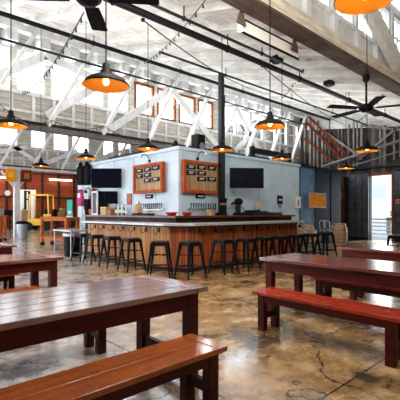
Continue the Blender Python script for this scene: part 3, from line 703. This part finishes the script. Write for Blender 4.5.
# small fridge on back bar
Zb = 1.26
def on_bar(u, side, inset=.26):
    return (Vector((BX - inset, at_X(u, 210, BX - inset).y, Zb)) if side == 'L' else Vector((at_Y(u, 210, BY - inset).x, BY - inset, Zb)))
t = thing('small_fridge', 'small glass-door fridge with white frame on the back bar', 'fridge', on_bar(99.5, 'L'), -PI / 2)
MB().box((0, .02, .41), (.40, .36, .82)).make('cabinet', 'black', t); f = MB()
for s in (-1, 1): f.box((s * .18, -.175, .41), (.05, .03, .82)).box((0, -.175, .41 + s * .385), (.31, .03, .05))
f.make('door_frame', 'white', t); MB().box((0, -.17, .41), (.31, .01, .72)).make('door_glass', 'screen', t); MB().box((.17, -.2, .41), (.015, .02, .3)).make('handle', 'chrome', t)
def boxthing(name, label, cat, loc, rz, d, mat, band=None):
    t = thing(name, label, cat, loc, rz); MB().box((0, 0, d[2] / 2), d).make('box', mat, t, bevel=.006)
    MB().box((0, 0, d[2] - .008), (d[0] + .008, d[1] + .008, .03)).make('lid', band or mat, t)
    return t
boxthing('carton', 'yellow-brown carton on the back bar below the small television', 'box', on_bar(107, 'L', .3), -PI / 2, (.36, .3, .26), 'tan', 'yellow')
boxthing('carton', 'brown carton on the back bar beside the yellow-brown one', 'box', on_bar(112.3, 'L', .3), -PI / 2, (.24, .26, .18), 'brownbox')
boxthing('carton', 'orange carton at the left end of the back bar', 'box', on_bar(93, 'L', .32), -PI / 2, (.22, .22, .20), 'pub_orange')
def bottle(label, loc, h, mat, cap='black', r=.037):
    t = thing('bottle', label, 'bottle', loc, 0, 'bottles on the back bar')
    MB().lathe([(r * .9, 0), (r, .01), (r, h * .58), (r * .4, h * .74), (r * .36, h * .95), (r * .42, h * .96), (r * .42, h)], n=12).make('glass_body', mat, t, smooth=True)
    MB().lathe([(r * .45, h), (r * .45, h + .02)], n=10).make('cap', cap, t)
    MB().lathe([(r * 1.02, h * .2), (r * 1.03, h * .2), (r * 1.03, h * .48), (r * 1.02, h * .48)], n=12, cap=False).make('paper_band', 'white', t)
bl = [(116.0, .34, 'bottle_brown', 'brown bottle leftmost in the bottle cluster right of the small television'), (118.0, .40, 'bottle_clear', 'tall clear bottle second from left in the bottle cluster'),
      (120.0, .36, 'bottle_green', 'green bottle in the middle of the bottle cluster'), (122.0, .42, 'bottle_clear', 'tallest clear bottle in the bottle cluster'), (124.0, .33, 'bottle_brown', 'short brown bottle right of the tallest clear bottle'),
      (126.4, .30, 'bottle_clear', 'clear bottle rightmost in the bottle cluster')]
for u, h, m_, lab in bl: bottle(lab, on_bar(u, 'L', .30), h, m_)
p = at_X(129.2, 199, BX - .03); t = plate('wall_picture', 'small red framed picture on the white wall left of the left tap list board', 'picture', p, -PI / 2, .26, .36, 'red'); MB().box((0, -.017, 0), (.16, .003, .24)).make('print', 'brownbox', t)
# coffee pot / brewer on the left of corner
t = thing('coffee_brewer', 'cream and chrome coffee brewer on the back bar, left of the taps', 'coffee machine', on_bar(139, 'L', .32), -PI / 2)
MB().box((0, 0, .03), (.34, .30, .06)).make('base', 'black', t, bevel=.01); MB().lathe([(.11, .06), (.13, .10), (.13, .24), (.09, .32), (.05, .36)], (-.03, 0, 0), 18).make('jug', 'tan', t, smooth=True)
MB().tube([(.1, 0, .28), (.19, 0, .26), (.19, 0, .12), (.1, 0, .10)], .014).make('handle', 'white', t); MB().lathe([(.055, .36), (.055, .39), (.02, .43)], (-.03, 0, 0), 14).make('lid', 'chrome', t)
boxthing('tray', 'dark tray on the back bar beside the coffee brewer', 'tray', on_bar(147, 'L', .34), -PI / 2, (.4, .26, .05), 'black')
# right of corner
for u, lab, mt in ((171.5, 'red plastic basket on the back bar under the left taps', 'red'),):
    q = on_bar(u, 'L', .42); t = thing('basket', lab, 'basket', q); MB().lathe([(.10, 0), (.15, .07), (.16, .09), (.14, .09), (.09, .012)], n=18).make('bowl', mt, t, smooth=True); MB().lathe([(.155, .08), (.168, .08), (.168, .098), (.155, .098)], n=18, cap=False).make('rim', mt, t)
q = on_bar(187, 'R', .42); t = thing('basket', 'small red basket on the back bar under the right taps', 'basket', q); MB().lathe([(.09, 0), (.13, .07), (.14, .09), (.12, .09), (.08, .012)], n=18).make('bowl', 'red', t, smooth=True); MB().lathe([(.135, .08), (.148, .08), (.148, .098), (.135, .098)], n=18, cap=False).make('rim', 'red', t)
t = thing('wooden_tub', 'small pale wooden tub on the back bar left of the black dispenser', 'tub', on_bar(210, 'R', .32)); MB().lathe([(.10, 0), (.13, .18), (.115, .18), (.09, .02)], n=18).make('staves', 'oak', t); MB().lathe([(.12, .12), (.126, .12), (.128, .15), (.122, .15)], n=18, cap=False).make('hoop', 'galv', t)
# grinder
t = thing('coffee_grinder', 'dark coffee grinder with round hopper and beak spout on the back bar', 'grinder', on_bar(238, 'R', .30), VIEW_RZ)
MB().box((0, 0, .04), (.30, .30, .08)).make('base', 'black', t, bevel=.015); MB().box((.0, .0, .2), (.16, .2, .26)).make('body', 'gunmetal', t, bevel=.03)
MB().ball((.02, 0, .42), .13, (1.1, 1, .9), 16).make('hopper', 'black', t, smooth=True); MB().tube([(-.05, -.02, .40), (-.16, -.03, .37), (-.22, -.03, .33)], [.05, .04, .03]).make('spout', 'gunmetal', t)
MB().tube([(.08, 0, .25), (.18, 0, .22), (.20, 0, .10)], .02).make('handle', 'chrome', t)
t = thing('cash_register', 'low dark cash register on the back bar right of the grinder', 'register', on_bar(256, 'R', .30)); MB().box((0, 0, .05), (.95, .4, .10)).make('drawer', 'gunmetal', t, bevel=.008)
MB().box((-.2, -.02, .13), (.4, .3, .06)).make('keypad', 'black', t, bevel=.008); MB().box((.33, 0, .12), (.2, .28, .04)).make('printer', 'bluecloth', t)
q = on_bar(260, 'R', .26); t = thing('tablet_stand', 'tan tablet on a stand behind the cash register', 'tablet', (q.x, q.y + .05, Zb + .10), VIEW_RZ)
MB().box((0, .06, .06), (.06, .06, .12)).make('stand', 'chrome', t); MB().box((0, 0, .20), (.26, .02, .22), rot=Matrix.Rotation(-.3, 3, 'X') @ Matrix.Rotation(.12, 3, 'Y')).make('tablet', 'tan', t, bevel=.005)
t = boxthing('wood_crate', 'low dark red crate on the back bar right of the register', 'crate', on_bar(274, 'R', .3), 0, (.5, .34, .08), 'redbrown')

# ================================================================== LEFT SIDE
def pub_table(label, cx, cy, rz, L, W, H, lattice=False):
    t = thing('high_table', label, 'table', (cx, cy, 0), rz)
    MB().box((0, 0, H - .025), (L, W, .05)).make('tabletop', 'pub_orange', t, bevel=.006)
    for sx in (-1, 1):
        for sy in (-1, 1):
            l_ = MB().box((sx * (L / 2 - .08), sy * (W / 2 - .07), (H - .05) / 2 + .06), (.11, .11, H - .17)).make('leg', 'pub_orange', t, bevel=.004)
            MB().box((sx * (L / 2 - .08), sy * (W / 2 - .07), .06), (.13, .13, .12)).make('foot', 'black', l_)
    for sy in (-1, 1): MB().box((0, sy * (W / 2 - .07), .32), (L - .27, .06, .10)).make('footrail', 'pub_orange', t)
    for sy in (-1, 1): MB().box((0, sy * (W / 2 - .07), H - .10), (L - .27, .05, .09)).make('apron', 'pub_orange', t)
    if lattice:
        for s in (-1, 1): MB().beam((-.75 * s, -W / 2 + .07, .40), (.75 * s, -W / 2 + .07, H - .16), .03, .06).make('lattice_bar', 'pub_orange', t)
pub_table('tall orange pine table standing left of the teal card', 6.22, 14.8, PI / 2, 2.5, .56, 1.17)
pub_table('tall orange pine table with crossed bars at the left edge', 4.75, 20.2, 0, 2.1, .75, 1.2, True)
t = thing('side_table', 'low grey-topped table with thin legs at the left end of the counter', 'table', (5.25, 11.55, 0))
MB().box((0, 0, .79), (.66, 1.3, .045)).make('tabletop', 'counter_top', t, bevel=.006)
for sx in (-1, 1):
    for sy in (-1, 1): MB().tube([(sx * .29, sy * .60, 0), (sx * .29, sy * .60, .77)], .018, 8).make('leg', 'galv', t)
def bin_(label, loc, h, r, mat, lid):
    t = thing('trash_bin', label, 'bin', loc); MB().lathe([(r * .85, 0), (r * .88, .03), (r, h * .96), (r * .93, h * .96), (r * .8, .04)], n=22).make('drum', mat, t, smooth=False)
    if lid == 'liner': MB().lathe([(r * 1.02, h * .88), (r * 1.05, h * .92), (r * 1.05, h), (r * .92, h * 1.01), (r * .9, h * .7)], n=22, cap=False).make('liner', 'liner', t, smooth=True)
    else:
        MB().lathe([(r * 1.06, h * .93), (r * 1.08, h), (r * .9, h * 1.10), (.04, h * 1.14)], n=22).make('lid', 'black', t)
        rb = MB()
        for k in range(22): rb.box((math.cos(2 * PI * k / 22) * r * .93, math.sin(2 * PI * k / 22) * r * .93, h * .5), (.02, .02, h * .8), rz=2 * PI * k / 22)
        rb.make('rib', 'galv', t)
bin_('black bin with a white liner under the grey-topped side table', (5.22, 11.45, 0), .70, .26, 'black', 'liner')
q = at_z(22, 238.5, 0); bin_('galvanized trash can with black lid by the white post at left', (q.x, q.y, 0), .80, .28, 'galv', 'lid')
t = thing('standing_card', 'teal standing card on the end of the tall pine table', 'sign', (6.18, 13.75, 1.17), VIEW_RZ)
MB().box((0, 0, .34), (.19, .03, .60)).make('card', 'teal', t); MB().box((0, 0, .02), (.22, .12, .04)).make('foot', 'white', t); MB().box((0, -.017, .18), (.12, .004, .10)).make('print', 'white', t)
# white post with lantern boxes (carries the far truss)
t = thing('roof_post', 'white timber post with bracing under the far roof truss', 'post', (6.75, 21.5, 0))
MB().box((0, 0, 1.79), (.27, .27, 3.58)).make('shaft', 'white_wood', t)
for s in (-1, 1): MB().beam((s * .1, 0, 2.7), (s * .75, 0, 3.5), .1, .12).make('knee_brace', 'white_wood', t)
for dx, m_, lab in ((-.36, 'amber', 'gold square box sign on the left of the white post'), (.42, 'rust', 'rust-red square box sign on the right of the white post')):
    t = thing('box_sign', lab, 'sign', (6.75 + dx * 1.0, 21.27, 2.95)); MB().box((0, 0, .32), (.44 if dx < 0 else .50, .16, .64)).make('case', m_, t, bevel=.01)
    MB().box((0, -.085, .32), (.26, .01, .3)).make('panel', 'yellow' if dx < 0 else 'brownbox', t)
t = thing('electrical_cabinet', 'tall pale grey steel cabinet behind the yellow forklift', 'cabinet', (10.55, 31.6, 0), VIEW_RZ * .5)
MB().box((0, 0, 1.55), (1.6, .7, 3.1)).make('body', 'liner', t, bevel=.02)
for s in (-1, 1): d_ = MB().box((s * .38, -.36, 1.55), (.72, .03, 2.9)).make('door', 'liner', t); MB().box((s * .08, -.385, 1.5), (.03, .03, .3)).make('handle', 'black', d_)
# forklift
q = at_z(40, 230.2, 0)
t = thing('forklift', 'yellow forklift with open overhead guard parked before the rust red wall', 'forklift', (q.x, q.y, 0), VIEW_RZ); k = 1.0
bd = MB().box((.15, 0, .62), (1.7, 1.15, .5)).box((.75, 0, .95), (.6, 1.1, .5)); bd.make('body', 'yellow', t, bevel=.05)
MB().box((.75, 0, .55), (.66, 1.2, .3)).make('counterweight', 'black', t, bevel=.03)
for sx in (-.62, .70):
    for sy in (-1, 1): MB().tube([(sx, sy * .44, .32), (sx, sy * .66, .32)], .32, 20).make('wheel', 'black', t)
for sx, sy in ((-.60, -.5), (-.60, .5), (.85, -.5), (.85, .5)): MB().beam((sx, sy, .85), (sx * .92, sy, 2.6), .08, .09).make('guard_post', 'yellow', t)
f = MB()
for sy in (-.5, -.25, 0, .25, .5): f.box((.12, sy, 2.63), (1.5, .06, .07))
for sx in (-.6, .84): f.box((sx, 0, 2.63), (.08, 1.06, .08))
f.make('overhead_guard', 'yellow', t)
ms = MB()
for sy in (-.32, .32): ms.box((-.95, sy, 1.5), (.14, .12, 2.9))
for z in (.5, 1.4, 2.3, 2.9): ms.box((-.95, 0, z), (.08, .6, .1))
ms.make('mast', 'black', t)
for sy in (-.28, .28): MB().box((-1.55, sy, .14), (1.1, .12, .05)).box((-1.03, sy, .42), (.06, .12, .6)).make('fork', 'black', t)
MB().box((.25, 0, 1.0), (.5, .5, .14)).box((.48, 0, 1.3), (.12, .5, .55)).make('driver_seat', 'black', t, bevel=.03); MB().tube([(-.35, 0, .9), (-.2, 0, 1.35)], .03).lathe([(.16, 1.35), (.19, 1.36), (.16, 1.38)], (-.18, 0, 0), 16).make('steering_column', 'black', t)
t = thing('wall_clock', 'round white clock face on the rust red wall at far left', 'clock', at_Y(7.5, 193, 33.82)); MB().tube([(0, 0, 0), (0, -.06, 0)], .22, 24).make('face', 'white', t); MB().box((0, -.065, .06), (.02, .008, .12)).box((.05, -.065, 0), (.10, .008, .02)).make('hands', 'black', t)
for a, b, v, lab in ((-6, 8, 177, 'strip light on the rust red wall at the left edge'), (49, 72, 179.5, 'long strip light on the rust red wall right of the forklift')):
    p0 = at_Y(a, v, 33.8); p1 = at_Y(b, v, 33.8); z = p0.z; t = thing('strip_light', lab, 'light', ((p0.x + p1.x) / 2, 33.75, z)); W = p1.x - p0.x
    MB().box((0, .05, .08), (W, .12, .06)).make('fitting', 'white', t); MB().tube([(-W / 2 + .05, 0, .0), (W / 2 - .05, 0, .0)], .06, 10).make('tube', 'tube', t)
# storage along the far wall (right of forklift)
def rack(label, u0, u1, Y, H):
    x0 = at_Y(u0, 220, Y).x; x1 = at_Y(u1, 220, Y).x; W = x1 - x0
    t = thing('work_bench', label, 'workbench', ((x0 + x1) / 2, Y, 0)); MB().box((0, 0, H), (W, .9, .08)).make('worktop', 'dark_wood', t); MB().box((0, 0, .35), (W - .2, .8, .06)).make('shelf', 'dark_wood', t)
    for sx in (-1, 1):
        for sy in (-1, 1): MB().box((sx * (W / 2 - .1), sy * .38, H / 2), (.1, .1, H - .04)).make('leg', 'dark_wood', t)
    return (x0, x1)
rack('dark workbench with boxes on it, right of the forklift', 53, 71, 27.2, 1.0); rack('dark workbench with boxes on it at left, behind the white post', -3, 13, 28.5, 1.1)
cl = [(54.2, .24, .5, 'black', 'black toolbox on the workbench right of the forklift'), (58.2, .24, .36, 'yellow', 'yellow case on the workbench right of the forklift'), (62.2, .24, .62, 'tan', 'tan carton on the workbench right of the forklift'),
      (66.2, .24, .30, 'red', 'red toolbox on the workbench right of the forklift'), (70, .22, .55, 'white', 'white canister on the workbench right of the forklift')]
for u, w_, h_, m_, lab in cl:
    p = at_Y(u, 215, 27.1); boxthing('storage_box', lab, 'box', (p.x, 27.1, 1.04), 0, (w_, .4, h_), m_, 'black')
for u, w_, h_, m_, lab in [(-1, .5, .5, 'grey', 'grey case on the workbench behind the white post'), (10, .6, .35, 'black', 'black case on the workbench behind the white post'), (20.5, .0, 0, '', '')]:
    if w_: p = at_Y(u, 215, 28.4); boxthing('storage_box', lab, 'box', (p.x, 28.4, 1.14), 0, (w_, .5, h_), m_, 'black')
t = boxthing('stacked_crate', 'cream crate standing on the floor just right of the white post', 'crate', (8.1, 24.6, 0), .1, (.36, .4, 1.5), 'tan', 'white')

# dark shelf rack beside sliding door
t = thing('storage_rack', 'dark brown timber rack between the bar wall and sliding door', 'rack', (18.15, 9.55, 0))
for y in (-.5, 0, .5): MB().box((.05, y, 1.55), (.5, .09, 3.1)).make('upright', 'dark_wood', t)
for z in (.35, 1.2, 2.0, 2.8): MB().box((.05, 0, z), (.46, 1.1, .05)).make('shelf', 'dark_wood', t)
for y, z, m_, lab in ((-.25, .375, 'brownbox', 'brown box on the lowest shelf of the dark rack'), (.25, 1.225, 'grey', 'grey box on the second shelf of the dark rack'), (-.25, 2.025, 'brownbox', 'brown box on the third shelf of the dark rack')):
    boxthing('storage_box', lab, 'box', (18.15, 9.55 + y, z), 0, (.34, .36, .34), m_, 'dark_wood')
p = at_X(397.5, 201.5, EX - .175); t = plate('door_notice', 'small pinkish square notice on the right sliding door', 'sign', p, -PI / 2, .16, .20, 'tan'); MB().box((0, -.017, 0), (.1, .003, .12)).make('lettering', 'red', t)

# ================================================================== OVERHEAD
def pipe(name, label, cat, p0, p1, r, mat, hang=()):
    p0 = Vector(p0); p1 = Vector(p1); c = (p0 + p1) / 2; t = thing(name, label, cat, c)
    MB().tube([p0 - c, p1 - c], r, 12).make('tube', mat, t, smooth=True)
    for x in hang:
        k = (x - p0.x) / (p1.x - p0.x); q = p0.lerp(p1, k) - c
        MB().lathe([(r + .012, -.02), (r + .02, 0), (r + .012, .02)], (0, 0, 0), 12).make('coupling', mat, t, loc=q).rotation_euler.y = PI / 2
        top = ceil_z(p0.y) + .1 - c.z
        MB().tube([q, (q.x, q.y, top)], .012, 6).make('hanger_rod', 'black', t)
    return t
pipe('sprinkler_pipe', 'long black pipe running below the roof ridge', 'pipe', (-2.9, 10.0, 6.12), (18.4, 10.0, 6.12), .058, 'black', (2, 5.2, 8.4, 11.6, 14.8))
pipe('sprinkler_pipe', 'thick black pipe crossing the middle of the ceiling above the fans', 'pipe', (-2.9, 5.5, 4.77), (18.4, 5.5, 4.77), .062, 'black', (3.2, 5.9, 8.6, 11.3, 14))
pipe('conduit', 'thin dark conduit beside the strip reflector on the ceiling', 'conduit', (2.5, 5.15, 4.76), (8.2, 5.15, 4.76), .028, 'gunmetal', (4.4, 6.6))
pipe('conduit', 'dark conduit running along the top of the clerestory windows', 'conduit', (-2.5, 11.05, 5.95), (18, 11.05, 5.95), .035, 'gunmetal')
pipe('conduit', 'thin dark conduit near the ridge on the white ceiling', 'conduit', (6.0, 8.0, 5.5), (18.3, 8.0, 5.5), .03, 'gunmetal', (8.5, 12, 15))
pipe('wall_pipe', 'thick grey pipe slanting across the dark end wall above the door', 'pipe', at_X(322, 167, 18.15), at_X(404, 139, 18.0), .075, 'pipe_grey')
pipe('wall_pipe', 'thin grey pipe below the thick one on the dark end wall', 'pipe', at_X(332, 172, 18.1), at_X(404, 150, 18.0), .035, 'pipe_grey')
# pipe elbow box items on the middle pipe
for x, lab in ((7.3, 'black junction box on the middle ceiling pipe, left'), (9.7, 'black junction box on the middle ceiling pipe, right')):
    t = thing('junction_box', lab, 'junction box', (x, 5.28, 4.86)); MB().box((0, 0, .0), (.26, .22, .12)).make('case', 'black', t, bevel=.02); MB().lathe([(.1, 0), (.1, .02)], (0, 0, -.08), 14).make('cover', 'gunmetal', t)
# rust coloured braces on the end wall
for k, (a, b) in enumerate((((302, 118), (342, 159)), ((309, 117), (352, 160)), ((303, 138), (336, 163)))):
    p0 = at_X(*a, 18.3 - .08 * k); p1 = at_X(*b, 18.3 - .08 * k); c = (p0 + p1) / 2
    t = thing('rust_brace', ['upper rust-orange steel brace slanting down the end wall', 'middle rust-orange steel brace beside the upper one on the end wall', 'lowest rust-orange steel brace behind the bar wall top'][k], 'brace', c)
    MB().beam(p0 - c, p1 - c, .06, .10).make('bar', 'rust', t); MB().box(p1 - c, (.05, .18, .14)).make('gusset', 'rust', t)

# pendant lamps
def make_lamp():
    t = thing('pendant_lamp', '-', 'lamp'); R = .235
    MB().lathe([(R, 0), (R + .004, .004), (R * .97, .02), (R * .86, .055), (R * .66, .085), (R * .40, .105), (.062, .115), (.058, .15), (.040, .165), (.036, .225), (.020, .235)], n=36).make('shade', 'lamp_black', t, smooth=True)
    bpy.data.objects[t.children[0].name].data
    MB().lathe([(R - .003, -.001), (R * .95, .014), (R * .84, .046), (R * .64, .075), (R * .38, .094), (.03, .10)], n=36, cap=False).make('shade_lining', 'lamp_gold', t, smooth=True)
    MB().ball((0, 0, .045), .034, (1, 1, 1.25), 14).make('bulb', 'bulb', t, smooth=True)
    return t
def open_bottom(o):
    me = o.data; b = bmesh.new(); b.from_mesh(me); b.faces.ensure_lookup_table()
    kill = [f for f in b.faces if len(f.verts) > 8 and f.calc_center_median().z < .01]; bmesh.ops.delete(b, geom=kill, context='FACES'); b.to_mesh(me); b.free()
LZ = 2.65
lp = make_lamp()
open_bottom([c for c in lp.children if c.name.startswith('shade') and 'lining' not in c.name][0])
lamps = [(106, 86, None, 'large lit pendant lamp at upper left, glowing orange inside'), (11, 126, None, 'pendant lamp cut by the left frame edge'), (270, 127, None, 'pendant lamp right of centre above the big television'),
         (365, 0, 3.1, 'large pendant lamp cut by the top frame edge at right'), (222, 150.5, None, 'pendant lamp in front of the black steel column'), (148, 149.5, None, 'pendant lamp above the left tap list board'),
         (282, 159.3, None, 'pendant lamp hanging lower right of the centre lamp, before the pale wall top'), (86, 158.5, None, 'pendant lamp above the hanging hoodies'), (41, 166.5, None, 'smallest pendant lamp at left, above the yellow forklift'),
         (367, 151, None, 'pendant lamp below the right ceiling fan'), (346, 168.5, None, 'pendant lamp above the oak barrel')]
first = True
for u, v, d, lab in lamps:
    p = at_z(u, v, LZ) if d is None else at_d(u, v, d)
    if d is None and p.y > 11: p = at_d(u, v, 10.8 / ray(u, v).y)
    o = lp if first else copy_tree(lp); first = False
    o.location = p; tag(o, lab, None, 'black pendant lamps with golden linings')
    top = (ceil_z(max(p.y, 4)) + .1 if p.y > 4.05 else 4.54) - p.z
    if p.y < 3.64: top = 4.6 - p.z + 1.0
    if abs(p.y - 5.5) < .2: top = 4.72 - p.z
    MB().tube([(0, 0, .23), (0, 0, top)], .008, 6).make('cord', 'black', o)
    l = bpy.data.lights.new('bulb_light', 'POINT'); l.energy = 9; l.color = (1, .72, .36); l.shadow_soft_size = .03
    lo = bpy.data.objects.new('bulb_light', l); COL.objects.link(lo); lo.parent = o; lo.location = (0, 0, .03)

# ceiling fans
def make_fan(label, loc, ang, R, rod, nb=5):
    t = thing('ceiling_fan', label, 'fan', loc)
    MB().lathe([(.03, -.10), (.10, -.085), (.15, -.04), (.16, 0), (.15, .05), (.09, .085), (.04, .10)], n=24).make('motor_housing', 'lamp_black', t, smooth=True)
    MB().tube([(0, 0, .09), (0, 0, rod)], .02, 8).make('downrod', 'black', t); MB().lathe([(.03, rod - .16), (.075, rod - .12), (.085, rod)], n=18).make('canopy', 'black', t)
    for k in range(nb):
        a = ang + 2 * PI * k / nb; m = Matrix.Rotation(a, 3, 'Z') @ Matrix.Rotation(.07, 3, 'X')
        b = MB().prism([Vector(m @ Vector(q)) for q in ((.22, -.085, -.02), (R * .6, -.10, -.02), (R - .02, -.105, -.02), (R, -.085, -.02), (R, .085, -.02), (R - .02, .105, -.02), (R * .6, .10, -.02), (.22, .085, -.02))], m @ Vector((0, 0, .014)))
        bo = b.make('blade', 'fan_black', t); MB().beam(m @ Vector((.10, 0, -.01)), m @ Vector((.34, 0, -.012)), .045, .014).make('blade_iron', 'gunmetal', bo)
q = at_d(88, -4, 4.35); make_fan('dark ceiling fan cut by the top frame edge at left', (q.x, q.y, q.z), math.radians(95) + VIEW_RZ, .80, 4.53 - q.z if q.y < 4 else ceil_z(q.y) - q.z, 4)
q = at_d(366, 108, 8.95); make_fan('dark ceiling fan hanging from the cream beam at right', (q.x, q.y, q.z), math.radians(120) + VIEW_RZ, .95, 4.53 - q.z)

# strip reflector hung by bow-tie brackets
p0 = at_Y(240, 27, 4.17); p1 = at_Y(296, 54, 4.17); zc = (p0.z + p1.z) / 2
t = thing('strip_reflector', 'long cream strip reflector hung beneath the big beam on bow-tie brackets', 'light fitting', ((p0.x + p1.x) / 2, 4.17, zc)); W = p1.x - p0.x
MB().prism([(-W / 2, -.06, -.10), (-W / 2, -.03, .11), (-W / 2, .06, .13), (-W / 2, .05, -.08)], (W, 0, 0)).make('reflector', 'strip_white', t); MB().box((0, -.06, -.115), (W, .03, .03)).box((0, -.035, .125), (W, .02, .02)).make('edge_rail', 'black', t)
for x in (-W / 2 - .20, W / 2 - .32):
    MB().prism([(x, -.12, .38), (x + .22, -.12, .38), (x + .14, -.12, .18), (x + .22, -.12, -.03), (x, -.12, -.03), (x + .08, -.12, .18)], (0, .03, 0)).make('bracket', 'beam_dark', t)

# string lights
def sag(a, b, n, s): return [a.lerp(b, k / n) - Vector((0, 0, s * 4 * (k / n) * (1 - k / n))) for k in range(n + 1)]
def string(label, pts, nb):
    c = pts[0].copy(); t = thing('string_light', label, 'string lights', c, 0, 'string lights across the roof')
    MB().tube([p - c for p in pts], .009, 5).make('cord', 'black', t)
    me = None
    for k in range(nb):
        f = (k + .5) / nb * (len(pts) - 1); i = int(f); p = pts[i].lerp(pts[i + 1], f - i) - c
        if me is None:
            o = MB().tube([(0, 0, 0), (0, 0, -.05)], .011, 6).ball((0, 0, -.065), .019, seg=8).make('bulb', 'gunmetal', t); me = o.data
        else: o = bpy.data.objects.new('bulb', me); COL.objects.link(o); o.parent = t
        o.location = p
string('string lights from the left fan down to the clerestory sill', sag(at_Y(84, 12, 5.0), at_Y(22, 92, 11.1), 14, .25), 22)
string('string lights crossing the ceiling above the left tap list board', sag(at_Y(207, -2, 4.3), at_Y(144, 62, 10.3), 12, .15), 16)
string('string lights from the cream beam to the ridge pipe right of centre', sag(at_Y(318, 42, 4.05), at_Y(280, 99, 10.2), 12, .15), 16)
string('short string lights beside the right ceiling fan', sag(at_Y(386, 90, 4.2), at_Y(352, 123, 9.5), 10, .2), 10)
string('string lights draped along the near truss bottom chord', sag(at_Y(-4, 100, 11.05), at_Y(48, 122, 11.05), 8, .25) + sag(at_Y(52, 120, 11.05), at_Y(100, 127, 11.05), 8, .15) + sag(at_Y(104, 126, 11.05), at_Y(150, 140, 11.05), 8, .15), 34)
def cable(label, pts, r=.012):
    c = pts[0].copy(); t = thing('cable', label, 'cable', c); MB().tube([p - c for p in pts], r, 6).make('wire', 'black', t); MB().box((0, 0, 0), (.05, .05, .05)).make('clip', 'black', t)
cable('black cable sagging between the middle and ridge pipes left of centre', sag(at_Y(143, 20, 5.5), at_Y(262, 92, 9.0), 12, .2)); cable('black cable sagging across the white ceiling at right', sag(at_Y(262, 66, 5.6), at_Y(345, 125, 9.0), 12, .15))
